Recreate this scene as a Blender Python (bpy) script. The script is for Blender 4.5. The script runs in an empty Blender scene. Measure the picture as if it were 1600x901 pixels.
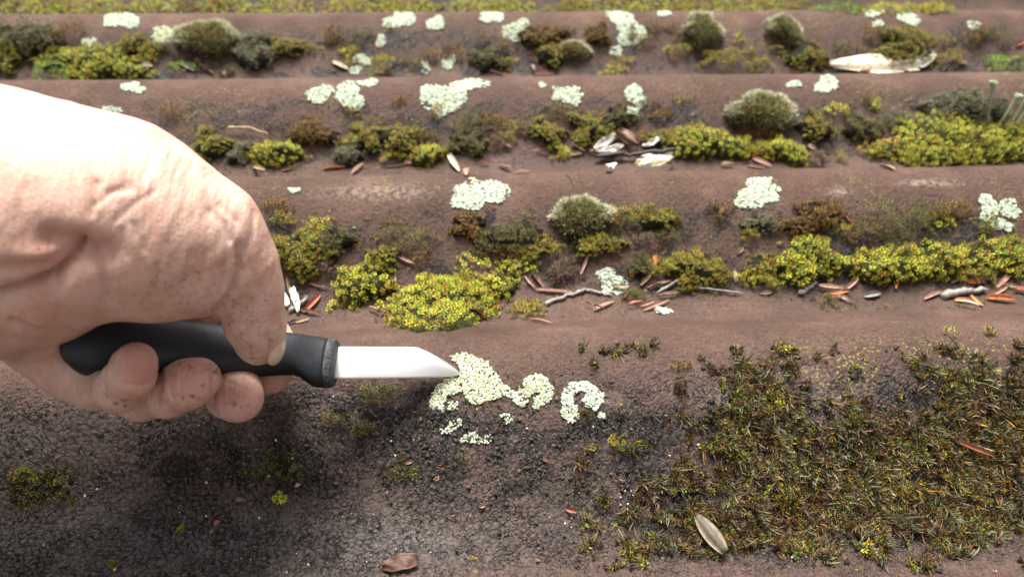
import bpy, math
import numpy as np
from mathutils import Matrix, Vector

# ------------------------------------------------------------------ camera, sky, sun, exposure
MM = 0.001
PITCH, YAW, ROLL = map(math.radians, (40.318, -3.489, 0.944))
CAM_H, FPX = 167.14, 1083.4
P, Y0, A = 110.0, 51.57, 13.5            # corrugation pitch, first crest, half height (mm)
K = 2*math.pi/P

sc = bpy.context.scene
def cam_axes():
    cp, sp = math.cos(PITCH), math.sin(PITCH)
    fwd = np.array([0, cp, -sp]); right = np.array([1., 0, 0]); up = np.array([0, sp, cp])
    cy, sy = math.cos(YAW), math.sin(YAW)
    Rz = np.array([[cy, -sy, 0], [sy, cy, 0], [0, 0, 1]])
    fwd, right, up = Rz@fwd, Rz@right, Rz@up
    cr, sr = math.cos(ROLL), math.sin(ROLL)
    return fwd, cr*right+sr*up, -sr*right+cr*up
FWD, RIGHT, UP = cam_axes()
CAM = np.array([0, 0, CAM_H])
cd = bpy.data.cameras.new('camera'); cam = bpy.data.objects.new('camera', cd)
sc.collection.objects.link(cam); sc.camera = cam
M = Matrix.Identity(4)
for i in range(3):
    M[i][0] = RIGHT[i]; M[i][1] = UP[i]; M[i][2] = -FWD[i]; M[i][3] = CAM[i]*MM
cam.matrix_world = M
cd.sensor_width = 36; cd.lens = 36*FPX/1600; cd.clip_start = 0.005; cd.clip_end = 50
cd.dof.use_dof = True; cd.dof.focus_distance = 0.212; cd.dof.aperture_fstop = 14.0

SUN_EL, SUN_AZ = math.radians(68), math.radians(-8)      # azimuth from +Y towards +X
w = bpy.data.worlds.new('World'); sc.world = w; w.use_nodes = True
nt = w.node_tree; bg = nt.nodes['Background']
sky = nt.nodes.new('ShaderNodeTexSky'); sky.sky_type = 'NISHITA'; sky.sun_disc = False
sky.sun_elevation = SUN_EL; sky.sun_rotation = SUN_AZ; sky.dust_density = 4; sky.air_density = 1.0
hs = nt.nodes.new('ShaderNodeHueSaturation'); hs.inputs['Saturation'].default_value = 0.12
nt.links.new(sky.outputs[0], hs.inputs['Color']); nt.links.new(hs.outputs[0], bg.inputs[0])
bg.inputs[1].default_value = 0.085
sl = bpy.data.lights.new('sun', 'SUN'); sl.energy = 4.2; sl.angle = math.radians(28); sl.color = (1, 0.96, 0.9)
so = bpy.data.objects.new('sun', sl); sc.collection.objects.link(so)
sdir = Vector((math.cos(SUN_EL)*math.sin(SUN_AZ), math.cos(SUN_EL)*math.cos(SUN_AZ), math.sin(SUN_EL)))
so.rotation_euler = sdir.to_track_quat('Z', 'Y').to_euler()
so.location = sdir*2
vs = sc.view_settings; vs.view_transform = 'Standard'; vs.look = 'None'; vs.gamma = 1; vs.use_curve_mapping = False
vs.exposure = 1.28
sc.cycles.use_denoising = True
sc.cycles.max_bounces = 6

# ------------------------------------------------------------------ numeric helpers
rng = np.random.default_rng(11)
def smooth(a, b, x):
    t = np.clip((x-a)/(b-a), 0, 1); return t*t*(3-2*t)
def _h(ix, iy, s):
    n = (ix.astype(np.int64)*374761393 + iy.astype(np.int64)*668265263 + s*974711) & 0x7fffffff
    n = ((n ^ (n >> 13))*1274126177) & 0x7fffffff
    return ((n ^ (n >> 16)) & 0xffff)/65535.0
def vn(x, y, s=0):
    x = np.asarray(x, float); y = np.asarray(y, float)
    ix = np.floor(x); iy = np.floor(y); fx = x-ix; fy = y-iy
    fx = fx*fx*(3-2*fx); fy = fy*fy*(3-2*fy)
    a = _h(ix, iy, s); b = _h(ix+1, iy, s); c = _h(ix, iy+1, s); d = _h(ix+1, iy+1, s)
    return (a+(b-a)*fx)*(1-fy) + (c+(d-c)*fx)*fy
def fbm(x, y, s=0, o=4):
    t = 0; am = 0.5; tot = 0
    for i in range(o):
        t = t+am*vn(x*2**i+i*17.3, y*2**i-i*9.1, s+i); tot += am; am *= 0.55
    return t/tot
def worley(x, y, s=0):
    ix = np.floor(x); iy = np.floor(y)
    f1 = np.full(np.shape(x), 9.0); f2 = f1.copy()
    for dx in (-1, 0, 1):
        for dy in (-1, 0, 1):
            cx = ix+dx; cy = iy+dy
            d = np.hypot(cx+_h(cx, cy, s)-x, cy+_h(cx, cy, s+7)-y)
            f2 = np.where(d < f1, f1, np.minimum(f2, d)); f1 = np.minimum(f1, d)
    return f1, f2
def roofz(x, y):
    return A*(np.cos(K*(y-Y0))-1) + 0.9*(fbm(x/60, y/50, 5, 2)-0.5)
def normal(x, y):
    e = 0.5
    n = np.stack([-(roofz(x+e, y)-roofz(x-e, y))/(2*e), -(roofz(x, y+e)-roofz(x, y-e))/(2*e), np.ones(np.shape(x))], -1)
    return n/np.linalg.norm(n, axis=-1, keepdims=True)
def ray(px, py):
    px = np.asarray(px, float); py = np.asarray(py, float)
    return FWD+((px-800)/FPX)[..., None]*RIGHT-((py-450.5)/FPX)[..., None]*UP
def PT(px, py, depth):
    return CAM+ray(px, py)*np.asarray(depth, float)[..., None]
def hit(px, py):
    """pixel -> point on the roof surface (mm)"""
    d = ray(px, py); sh = d.shape[:-1]; d = d.reshape(-1, 3)
    t0 = np.full(len(d), 120.0); t1 = np.full(len(d), 1500.0); done = np.zeros(len(d), bool)
    t = 120.0
    while t < 1300 and not done.all():
        tn = t*1.006; p = CAM+d*tn
        below = (p[:, 2] < roofz(p[:, 0], p[:, 1])) & ~done
        t0[below] = t; t1[below] = tn; done |= below; t = tn
    for _ in range(14):
        tm = (t0+t1)/2; p = CAM+d*tm[:, None]; b = p[:, 2] < roofz(p[:, 0], p[:, 1])
        t1 = np.where(b, tm, t1); t0 = np.where(b, t0, tm)
    return (CAM+d*t1[:, None]).reshape(sh+(3,))
def project(Pw):
    d = Pw-CAM; z = d@FWD
    return 800+FPX*(d@RIGHT)/z, 450.5-FPX*(d@UP)/z, z
def inpoly(x, y, poly):
    c = np.zeros(np.shape(x), bool); n = len(poly)
    for i in range(n):
        x1, y1 = poly[i]; x2, y2 = poly[i-1]
        if y1 == y2: continue
        c ^= ((y1 > y) != (y2 > y)) & (x < (x2-x1)*(y-y1)/(y2-y1)+x1)
    return c

# ------------------------------------------------------------------ object helpers
def tag(o, label=None, cat=None, group=None, kind=None):
    if label: o['label'] = label
    if cat: o['category'] = cat
    if group: o['group'] = group
    if kind: o['kind'] = kind
    return o
def mk(name, V, F, mats, parent=None, origin=None, col=None, mi=None, smooth_=True, attrs=None):
    """V (n,3) mm world; F: list of (m,k) int arrays"""
    V = np.asarray(V, float)
    if origin is None: origin = np.zeros(3)
    origin = np.asarray(origin, float)
    me = bpy.data.meshes.new(name)
    F = [np.asarray(f, np.int32) for f in F if len(f)]
    me.vertices.add(len(V)); me.vertices.foreach_set('co', ((V-origin)*MM).astype(np.float32).ravel())
    loops = np.concatenate([f.ravel() for f in F]); ks = np.concatenate([np.full(len(f), f.shape[1]) for f in F])
    me.loops.add(len(loops)); me.loops.foreach_set('vertex_index', loops)
    st = np.concatenate([[0], np.cumsum(ks)[:-1]])
    me.polygons.add(len(ks)); me.polygons.foreach_set('loop_start', st.astype(np.int32))
    me.polygons.foreach_set('loop_total', ks.astype(np.int32))
    if smooth_: me.polygons.foreach_set('use_smooth', np.ones(len(ks), bool))
    if mi is not None: me.polygons.foreach_set('material_index', np.asarray(mi, np.int32))
    me.update(calc_edges=True); me.validate()
    for m in (mats if isinstance(mats, (list, tuple)) else [mats]): me.materials.append(m)
    if col is not None:
        a = me.color_attributes.new('Col', 'FLOAT_COLOR', 'POINT')
        c = np.ones((len(V), 4), np.float32); c[:, :3] = col; a.data.foreach_set('color', c.ravel())
    for k_, v_ in (attrs or {}).items():
        a = me.attributes.new(k_, 'FLOAT', 'POINT'); a.data.foreach_set('value', np.asarray(v_, np.float32))
    o = bpy.data.objects.new(name, me); sc.collection.objects.link(o)
    if parent is not None:
        o.parent = parent; o.location = (origin-np.array(parent['_o']))*MM
    else: o.location = origin*MM
    return o
def empty(name, origin):
    o = bpy.data.objects.new(name, None); sc.collection.objects.link(o)
    o.location = np.asarray(origin)*MM; o['_o'] = [float(v) for v in origin]; o.empty_display_size = 0.01
    return o
def frames(n, r):
    """rotation matrices with z along n and random spin"""
    n = n/np.linalg.norm(n, axis=1, keepdims=True)
    a = np.where(np.abs(n[:, :1]) > 0.8, np.array([[0, 1., 0]]), np.array([[1., 0, 0]]))
    x = np.cross(a, n); x /= np.linalg.norm(x, axis=1, keepdims=True); y = np.cross(n, x)
    th = r.random(len(n))*2*np.pi; c, s = np.cos(th)[:, None], np.sin(th)[:, None]
    return np.stack([x*c+y*s, -x*s+y*c, n], -1)
class Batch:
    def __init__(s): s.V = []; s.F = []; s.C = []; s.M = []; s.n = 0
    def add(s, V, F, C, m=0):
        s.V.append(V); s.F.append(np.asarray(F)+s.n); s.C.append(np.broadcast_to(C, V.shape)); s.M.append(np.full(len(F), m)); s.n += len(V)
    def inst(s, protos, pos, nrm, scale, colf, r, m=0, squash=None):
        """protos: list of (V,F,t).  colf(t, idx)-> rgb"""
        if len(pos) == 0: return
        R = frames(nrm, r); which = r.integers(0, len(protos), len(pos))
        for k, (pv, pf, pt) in enumerate(protos):
            ix = np.where(which == k)[0]
            if not len(ix): continue
            q = pv[None]*scale[ix][:, None, None]
            if squash is not None: q = q*np.array([1, 1, squash])
            V = np.einsum('nij,nvj->nvi', R[ix], q)+pos[ix][:, None]
            F = (pf[None]+(np.arange(len(ix))*len(pv))[:, None, None]).reshape(-1, pf.shape[1])
            C = colf(pt[None, :, None], ix)
            s.add(V.reshape(-1, 3), F, np.broadcast_to(C, V.shape).reshape(-1, 3), m)
    def build(s, name, mats, **k):
        return mk(name, np.concatenate(s.V), s.F, mats, col=np.concatenate(s.C), mi=np.concatenate(s.M), **k)

# ------------------------------------------------------------------ materials
def nodes(name):
    m = bpy.data.materials.new(name); m.use_nodes = True; n = m.node_tree
    return m, n, n.nodes['Principled BSDF']
def N(n, t, **k):
    x = n.nodes.new('ShaderNode'+t)
    for a, b in k.items():
        if hasattr(x, a): setattr(x, a, b)
        else: x.inputs[a.replace('_', ' ')].default_value = b
    return x
def pos_mm(n, scale=(1, 1, 1)):
    g = N(n, 'NewGeometry'); v = N(n, 'VectorMath', operation='MULTIPLY'); v.inputs[1].default_value = [1000*s for s in scale]
    n.links.new(g.outputs['Position'], v.inputs[0]); return v.outputs[0]
def noise(n, vec, sc_, det=4, rough=0.6):
    x = N(n, 'TexNoise'); x.inputs['Scale'].default_value = sc_; x.inputs['Detail'].default_value = det; x.inputs['Roughness'].default_value = rough
    n.links.new(vec, x.inputs['Vector']); return x.outputs[0]
def ramp(n, fac, stops):
    x = N(n, 'ValToRGB'); e = x.color_ramp.elements
    while len(e) < len(stops): e.new(0.5)
    for i, (p_, c) in enumerate(stops):
        e[i].position = p_; e[i].color = (*c, 1) if len(c) == 3 else c
    n.links.new(fac, x.inputs[0]); return x.outputs[0]
def mix(n, fac, a, b, mode='MIX'):
    x = N(n, 'Mix', data_type='RGBA', blend_type=mode)
    for s_, v in ((x.inputs[0], fac), (x.inputs[6], a), (x.inputs[7], b)):
        if hasattr(v, 'links'): n.links.new(v, s_)
        else: s_.default_value = v if not isinstance(v, tuple) else (*v, 1)
    return x.outputs[2]
def math_(n, op, a, b):
    x = N(n, 'Math', operation=op)
    for s_, v in ((x.inputs[0], a), (x.inputs[1], b)):
        if hasattr(v, 'links'): n.links.new(v, s_)
        else: s_.default_value = v
    return x.outputs[0]
def bump(n, b, h, dist, strength=1.0, prev=None):
    x = N(n, 'Bump'); x.inputs['Distance'].default_value = dist*MM; x.inputs['Strength'].default_value = strength
    n.links.new(h, x.inputs['Height'])
    if prev is not None: n.links.new(prev, x.inputs['Normal'])
    if b is not None: n.links.new(x.outputs[0], b.inputs['Normal'])
    return x.outputs[0]
def attr(n, name):
    a = N(n, 'Attribute', attribute_name=name); return a

def mat_col(name, rough=0.7, spec=0.3, vary=0.25, vs_=1.5, bump_d=0.0, bs=3.0, sss=0, trans=0):
    m, n, b = nodes(name)
    v = pos_mm(n); c = attr(n, 'Col').outputs['Color']
    nz = noise(n, v, vs_, 4)
    f = ramp(n, nz, [(0.3, (1-vary,)*3), (0.7, (1+vary*0.6,)*3)])
    n.links.new(mix(n, 1.0, c, f, 'MULTIPLY'), b.inputs['Base Color'])
    b.inputs['Roughness'].default_value = rough; b.inputs['Specular IOR Level'].default_value = spec
    if bump_d: bump(n, b, noise(n, v, bs, 4), bump_d)
    if sss:
        b.inputs['Subsurface Weight'].default_value = sss; b.inputs['Subsurface Radius'].default_value = (1, 1, .6); b.inputs['Subsurface Scale'].default_value = 0.0006
    return m
M_MOSS = mat_col('moss_leaf', 0.55, 0.35, 0.25, 0.8)
M_SOIL = mat_col('moss_soil', 0.9, 0.15, 0.4, 1.2, 0.5, 1.5)
M_LICH = mat_col('lichen_crust', 0.85, 0.2, 0.22, 1.6, 0.25, 3.0)
M_LITT = mat_col('dry_litter', 0.5, 0.4, 0.45, 0.7, 0.12, 3.0)
M_DIRT = mat_col('dirt_crumb', 0.6, 0.4, 0.5, 0.6, 0.3, 3.0)

def mat_roof():
    m, n, b = nodes('roof_sheet'); v = pos_mm(n)
    g1 = noise(n, v, 0.03, 5); g2 = noise(n, v, 0.5, 5, 0.7); g3 = noise(n, v, 2.6, 3, 0.7)
    base = ramp(n, g1, [(0.3, (0.092, 0.054, 0.041)), (0.55, (0.140, 0.082, 0.063)), (0.75, (0.205, 0.127, 0.099))])
    base = mix(n, 1.0, base, ramp(n, g2, [(0.3, (0.7,)*3), (0.7, (1.3,)*3)]), 'MULTIPLY')
    base = mix(n, 1.0, base, ramp(n, g3, [(0.34, (0.5,)*3), (0.5, (1.0,)*3), (0.68, (1.4,)*3)]), 'MULTIPLY')
    dirt = attr(n, 'dirt').outputs['Fac']
    dn = math_(n, 'ADD', dirt, math_(n, 'MULTIPLY', math_(n, 'SUBTRACT', g2, 0.5), 2.2))
    dn = ramp(n, dn, [(0.25, (0,)*3), (0.75, (1,)*3)])
    dcol = ramp(n, noise(n, v, 0.9, 4), [(0.3, (0.015, 0.011, 0.009)), (0.52, (0.046, 0.029, 0.022)), (0.75, (0.105, 0.066, 0.052))])
    c = mix(n, dn, base, dcol)
    grey = attr(n, 'grey').outputs['Fac']
    c = mix(n, math_(n, 'MULTIPLY', grey, 0.75), c, mix(n, g2, (0.07, 0.062, 0.059), (0.24, 0.215, 0.205)))  # lighter grey albedo imitates the glossy sky sheen in the furrow
    pale = math_(n, 'MULTIPLY', attr(n, 'pale').outputs['Fac'], ramp(n, g2, [(0.42, (0,)*3), (0.58, (1,)*3)]))
    c = mix(n, pale, c, (0.34, 0.27, 0.22))
    crs = attr(n, 'crust').outputs['Fac']
    wv_ = N(n, 'VectorMath', operation='ADD'); n.links.new(pos_mm(n, (.42, .62, .5)), wv_.inputs[0])
    nz3 = N(n, 'TexNoise'); nz3.inputs['Scale'].default_value = .6; nz3.inputs['Detail'].default_value = 3; n.links.new(v, nz3.inputs['Vector'])
    sc3 = N(n, 'VectorMath', operation='SCALE'); sc3.inputs['Scale'].default_value = 1.1; n.links.new(nz3.outputs[1], sc3.inputs[0]); n.links.new(sc3.outputs[0], wv_.inputs[1])
    ve = N(n, 'TexVoronoi'); ve.feature = 'DISTANCE_TO_EDGE'; ve.inputs['Scale'].default_value = 1.0; n.links.new(wv_.outputs[0], ve.inputs['Vector'])
    crack = ramp(n, ve.outputs['Distance'], [(0.015, (1,)*3), (0.13, (0,)*3)])
    patch = ramp(n, noise(n, v, .16, 4), [(.40, (0,)*3), (.56, (1,)*3)])
    crack = math_(n, 'MULTIPLY', crack, math_(n, 'MULTIPLY', crs, patch))
    c = mix(n, math_(n, 'MULTIPLY', crack, .85), c, (.010, .008, .007))
    cr = attr(n, 'groove').outputs['Fac']
    c = mix(n, math_(n, 'MULTIPLY', cr, 0.55), c, (0.016, 0.013, 0.012))
    # tiny yellow lichen flecks on the crests
    vo = N(n, 'TexVoronoi'); vo.inputs['Scale'].default_value = 0.75; n.links.new(v, vo.inputs['Vector'])
    fl = ramp(n, vo.outputs['Distance'], [(0.26, (1,)*3), (0.36, (0,)*3)])
    fl = math_(n, 'MULTIPLY', fl, attr(n, 'fleck').outputs['Fac'])
    c = mix(n, fl, c, (0.36, 0.31, 0.07))
    n.links.new(c, b.inputs['Base Color'])
    rr = ramp(n, g2, [(0.3, (0.5,)*3), (0.7, (0.75,)*3)])
    rr2 = math_(n, 'SUBTRACT', rr, math_(n, 'MULTIPLY', crs, 0.27))
    n.links.new(math_(n, 'ADD', .15, math_(n, 'MULTIPLY', crs, .55)), b.inputs['Specular IOR Level'])
    n.links.new(rr2, b.inputs['Roughness'])
    h = bump(n, None, g3, 1.0)
    h = bump(n, None, g2, 1.3, prev=h)
    h = bump(n, None, math_(n, 'MULTIPLY', crack, -1.0), 0.6, prev=h)
    bump(n, b, noise(n, v, 7, 2), 0.10, prev=h)
    return m
M_ROOF = mat_roof()

# ------------------------------------------------------------------ roof sheet
def roof():
    # rows across the sheet: fine near the camera, coarser far away; the columns fan out with distance
    ys = [-900.0]
    while ys[-1] < 20: ys.append(ys[-1]+ (20 if ys[-1] < -80 else 3))
    while ys[-1] < 1800:
        y = ys[-1]; ys.append(y + (0.36 if y < 190 else 0.36+(y-190)*0.0022 if y < 640 else 14))
    ys = np.array(ys)
    s = np.linspace(-1, 1, 1150)
    out = np.array([1.1, 1.3, 1.7, 2.5, 4, 6, 9])
    s = np.concatenate([-out[::-1], s, out])
    wv = np.clip(95+ (np.clip(ys, 0, 640))*0.72, 95, 560)
    xc = np.clip(ys, 0, 640)*0.061
    X = xc[:, None]+s[None]*wv[:, None]; Y = np.repeat(ys[:, None], len(s), 1)
    px, py, _ = project(np.stack([X, Y, roofz(X, Y)], -1))
    infr = (Y > 20) & (Y < 640) & (np.abs(s)[None] < 1.05)
    edge = smooth(20, 40, Y)*(1-smooth(600, 640, Y))*(1-smooth(0.97, 1.0, np.abs(s))[None])
    ph = ((Y-Y0)/P) % 1.0            # 0 crest, .5 valley, .5-1 slope facing the camera
    big = fbm(X/28, Y/18, 21, 4); mid = fbm(X/7, Y/5, 31, 4)
    front = smooth(0.52, 0.62, ph)*(1-smooth(0.80, 0.93, ph))          # lower part of the camera-facing slope
    valley = smooth(0.28, 0.42, ph)*(1-smooth(0.6, 0.7, ph))
    row1 = ((Y > Y0+P*0.45) & (Y < Y0+P*1.5)) 
    dirt = front*(0.35+0.9*big)+valley*0.25*big
    # painted-in wear and sky sheen of the nearest ridge (where the grime sits in the photograph)
    def blob(cx, cy, rx, ry, a):
        return a*np.exp(-(((px-cx)/rx)**2+((py-cy)/ry)**2))
    near = Y < Y0+P*1.2
    d1 = (blob(560, 670, 170, 70, 1.0)+blob(230, 740, 260, 42, 0.75)+blob(60, 660, 150, 40, .45)+blob(900, 670, 120, 26, .75)+blob(780, 760, 200, 60, .5)
          + blob(1280, 620, 240, 60, .6)+blob(1050, 760, 160, 90, .7)+blob(1450, 760, 260, 110, 1.0)+blob(700, 640, 60, 30, .5)+blob(1150, 830, 160, 40, .6)+blob(1500,590,130,30,.4)+blob(420, 720, 120, 60, .6))
    bl1 = fbm(X/17, Y/10, 121, 4)*.6+fbm(X/5, Y/3.2, 122, 3)*.4
    blot = smooth(.47, .60, bl1)
    dirt = np.where(near, d1*(0.34+.95*blot)+0.05, dirt*(.45+1.1*blot))
    dirt = dirt - np.where(near, blob(240, 785, 90, 16, .7)+blob(860, 655, 40, 14, .6)+blob(780, 640, 60, 16, .4)+blob(700,820,120,20,.2), 0)
    dirt = np.clip(np.where(near, dirt*.9, dirt*.55), 0, 1.2)
    grey = np.where(near, blob(150, 850, 280, 60, 1.0)+blob(560, 850, 260, 45, .8)+blob(40, 700, 60, 20, .5), 0)+valley*0.12*(Y < 640)  # grey blobs paint the sky's sheen on the valley floor as colour
    grey = np.clip(grey, 0, 1)
    pale = np.where(near, blob(1125, 630, 45, 18, 1.1)+blob(1290, 628, 50, 16, .9)+blob(950, 625, 20, 10, .6), 0)
    pale = pale+np.where((Y > Y0+P*1.2) & (Y < Y0+P*2.4), blob(590, 300, 80, 12, .9)+blob(1450, 286, 34, 5, 1.6)+blob(1310, 300, 14, 6, 1.5), 0)
    slope = near*smooth(.35, .5, ph)*(1-smooth(.86, .98, ph))
    crust = np.clip(dirt*.8+grey*(.15+.4*blot)+.25*slope+0.06, 0, 1)*infr
    wx = X+1.2*(mid-0.5)*3; wy = Y+1.2*(big-0.5)*3
    f1, f2 = worley(wx/2.3, wy/1.5, 3)
    g = 1-smooth(0.03, 0.22, f2-f1)
    f3, f4 = worley(wx/1.1, wy/0.8, 9)
    g2 = 1-smooth(0.03, 0.25, f4-f3)
    cell = (1-f1)*0.5
    lump = np.clip(fbm(X/4.5, Y/3.0, 77, 3)-0.52, 0, 1)*6
    disp = crust*(1.3*cell-0.9*g-0.4*g2) + crust**2*lump*1.3 + (.22+.8*crust)*(fbm(X/1.3, Y/1.0, 41, 3)-0.5)*2 + 0.3*(mid-0.5)
    Z = roofz(X, Y)+disp*edge
    groove = np.clip(crust*1.3*(0.8*g+0.3*g2), 0, 1)*edge
    crest = np.exp(-((np.minimum(ph, 1-ph))/0.17)**2)+smooth(0.7, 0.8, ph)
    fleck = np.clip((fbm(X/22, Y/16, 91, 3)-0.52)*9, 0, 1)*np.clip(crest, 0, 1)*edge
    fleck = fleck*.5*(fbm(X/3, Y/2, 131, 2) > .5)
    fleck = np.where(near, np.where(px > 1150, 1.3*np.clip((fbm(X/14, Y/9, 93, 3)-0.40)*9, 0, 1)*np.exp(-((py-568)/34)**2)*smooth(1150, 1300, px), fleck*0.15), fleck)
    nr, nc = X.shape
    ii = np.arange(nr*nc).reshape(nr, nc)
    Fq = np.stack([ii[:-1, :-1], ii[:-1, 1:], ii[1:, 1:], ii[1:, :-1]], -1).reshape(-1, 4)
    V = np.stack([X, Y, Z], -1).reshape(-1, 3)
    o = mk('roof', V, [Fq], M_ROOF, attrs={'dirt': dirt.ravel(), 'grey': grey.ravel(), 'pale': pale.ravel(), 'groove': groove.ravel(), 'crust': np.clip(dirt*.7+grey*.7+.55*slope+.12*near, 0, 1).ravel(), 'fleck': fleck.ravel()})
    tag(o, 'weathered brown corrugated roof sheet', kind='structure')
roof()

# ------------------------------------------------------------------ prototypes
def leaf_rosette(r, nl, L, W, lo, hi, stem=0.0):
    V = []; F = []; T = []
    for i in range(nl):
        f = (i+0.5)/nl; th = i*2.399+r.normal()*0.15
        el = math.radians(lo+(hi-lo)*f+r.normal()*6)            # elevation above the rosette plane
        l = L*(0.75+0.35*r.random())*(1.0-0.25*f); wd = W*(0.8+0.4*r.random())
        d = np.array([math.cos(th)*math.cos(el), math.sin(th)*math.cos(el), math.sin(el)])
        d2 = np.array([math.cos(th)*math.cos(el-0.5), math.sin(th)*math.cos(el-0.5), math.sin(el-0.5)])
        sd = np.array([-math.sin(th), math.cos(th), 0]); up = np.cross(d, sd)*-1
        b = np.array([0, 0, stem*(f-1)])
        mid = b+d*l*0.5; tip = mid+d2*l*0.5
        n0 = len(V)
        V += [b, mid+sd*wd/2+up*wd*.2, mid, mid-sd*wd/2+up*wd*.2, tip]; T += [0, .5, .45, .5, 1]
        F += [(n0, n0+1, n0+2), (n0, n0+2, n0+3), (n0+1, n0+4, n0+2), (n0+2, n0+4, n0+3)]
    return np.array(V), np.array(F), np.array(T, float)
r0 = np.random.default_rng(3)
STAR = [leaf_rosette(r0, 17, 1.30, 0.33, 8, 82, 1.1) for _ in range(5)]
DARK = [leaf_rosette(r0, 12, 1.7, 0.36, 5, 80, 1.6) for _ in range(5)]
SHOOT = [leaf_rosette(r0, 16, 2.1, 0.34, 10, 80, 3.0) for _ in range(6)]
def hair_proto(r):
    V = []; F = []; T = []
    for i in range(9):
        a = r.normal(size=2)*0.28; d = np.array([a[0], a[1], 1.0]); l = 1.0+r.random()*0.9
        o = np.array([*(r.normal(size=2)*0.35), -0.2]); s_ = r.normal(size=3)*0.07
        n0 = len(V); V += [o-s_, o+s_, o+d*l*.55+s_*.6, o+d*l+r.normal(size=3)*.12]; T += [0, 0, .5, 1]; F += [(n0, n0+1, n0+2), (n0, n0+2, n0+3)]
    return np.array(V), np.array(F), np.array(T, float)
HAIR = [hair_proto(r0) for _ in range(6)]
def ico(level):
    import bmesh
    bm = bmesh.new(); bmesh.ops.create_icosphere(bm, subdivisions=level, radius=1)
    V = np.array([v.co[:] for v in bm.verts]); F = np.array([[v.index for v in f.verts] for f in bm.faces]); bm.free()
    return V, F
def lump_proto(r, level=2, am=0.35):
    V, F = ico(level); V = V*np.array([1, .55+.45*r.random(), 1]) if level == 1 else V; q = r.normal(size=(5, 3))*1.6; ph = r.random(5)*6
    d = sum(np.sin(V@q[i]+ph[i]) for i in range(5))/5
    V = V*(1+am*d+(.22 if level == 1 else .05)*r.normal(size=len(V)))[:, None]
    return V, F, (V[:, 2]+1)/2
LUMP = [lump_proto(r0, 2, .5) for _ in range(8)]
CRUMB = [lump_proto(r0, 1, .6) for _ in range(8)]

# ------------------------------------------------------------------ ordinals for labels
ORD = ['first', 'second', 'third', 'fourth', 'fifth', 'sixth', 'seventh', 'eighth', 'ninth', 'tenth', 'eleventh', 'twelfth',
       'thirteenth', 'fourteenth', 'fifteenth', 'sixteenth', 'seventeenth', 'eighteenth', 'nineteenth', 'twentieth']
ORD += ['twenty-'+o_ for o_ in ORD[:9]]+['thirtieth']+['thirty-'+o_ for o_ in ORD[:9]]
ROWS = {'A': 'in the furrow along the top edge', 'B': 'on the farthest full ridge', 'C': 'on the ridge second from the top',
        'D': 'on the ridge behind the knife', 'E': 'on the nearest ridge'}
def row_of(o, x, y):
    if y < 13: return 'A'
    if y < 121: return 'B'
    if y < 270: return 'C'
    return 'D' if y < 505 else 'E'
REG = {}
def register(o, phrase, cat, x, y, label=None, group=None):
    tag(o, label, cat, group)
    if not label: REG.setdefault((phrase, row_of(o, x, y)), []).append((x, o))
def finish_labels():
    for (phrase, row), lst in REG.items():
        lst.sort(key=lambda t: t[0])
        for i, (x, o) in enumerate(lst):
            if len(lst) == 1: o['label'] = f'{phrase}, the only one {ROWS[row]}'
            else: o['label'] = f'{phrase}, {ORD[i]} from the left {ROWS[row]}'

# ------------------------------------------------------------------ moss cushions
C_ = np.array
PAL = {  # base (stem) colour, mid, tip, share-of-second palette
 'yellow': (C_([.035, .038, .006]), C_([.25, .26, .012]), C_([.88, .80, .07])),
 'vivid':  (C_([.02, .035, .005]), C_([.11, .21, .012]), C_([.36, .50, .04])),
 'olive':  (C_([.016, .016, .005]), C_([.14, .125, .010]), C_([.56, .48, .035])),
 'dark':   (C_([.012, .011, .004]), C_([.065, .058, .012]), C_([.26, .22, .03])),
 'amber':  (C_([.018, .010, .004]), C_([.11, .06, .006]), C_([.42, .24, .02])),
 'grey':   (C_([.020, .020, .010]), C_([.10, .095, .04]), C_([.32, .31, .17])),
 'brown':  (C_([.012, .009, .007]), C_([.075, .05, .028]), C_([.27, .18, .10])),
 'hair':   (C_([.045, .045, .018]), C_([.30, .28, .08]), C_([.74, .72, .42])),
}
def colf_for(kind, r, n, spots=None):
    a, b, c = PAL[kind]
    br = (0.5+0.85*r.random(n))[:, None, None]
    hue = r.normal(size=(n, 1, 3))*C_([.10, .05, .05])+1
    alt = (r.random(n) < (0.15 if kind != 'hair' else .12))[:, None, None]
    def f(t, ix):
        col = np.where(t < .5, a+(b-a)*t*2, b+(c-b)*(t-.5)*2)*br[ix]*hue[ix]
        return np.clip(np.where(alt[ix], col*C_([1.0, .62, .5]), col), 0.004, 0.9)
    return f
def surf_frame(cx, cy, wpx, hpx):
    c = hit(cx, cy); l = hit(cx-3, cy); r_ = hit(cx+3, cy)
    rx = wpx/2*np.linalg.norm(r_-l)/6
    t = hit(cx, cy-hpx*.45); b = hit(cx, cy+hpx*.45)
    up_ = min(abs(t[1]-c[1]), rx*1.5); dn_ = min(abs(c[1]-b[1]), rx*1.5)
    if up_ > 2.2*dn_+6: up_ = dn_
    if dn_ > 2.2*up_+6: dn_ = up_
    return c, max(rx, .8), max(up_, .8, .38*rx), max(dn_, .8, .38*rx)
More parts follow.
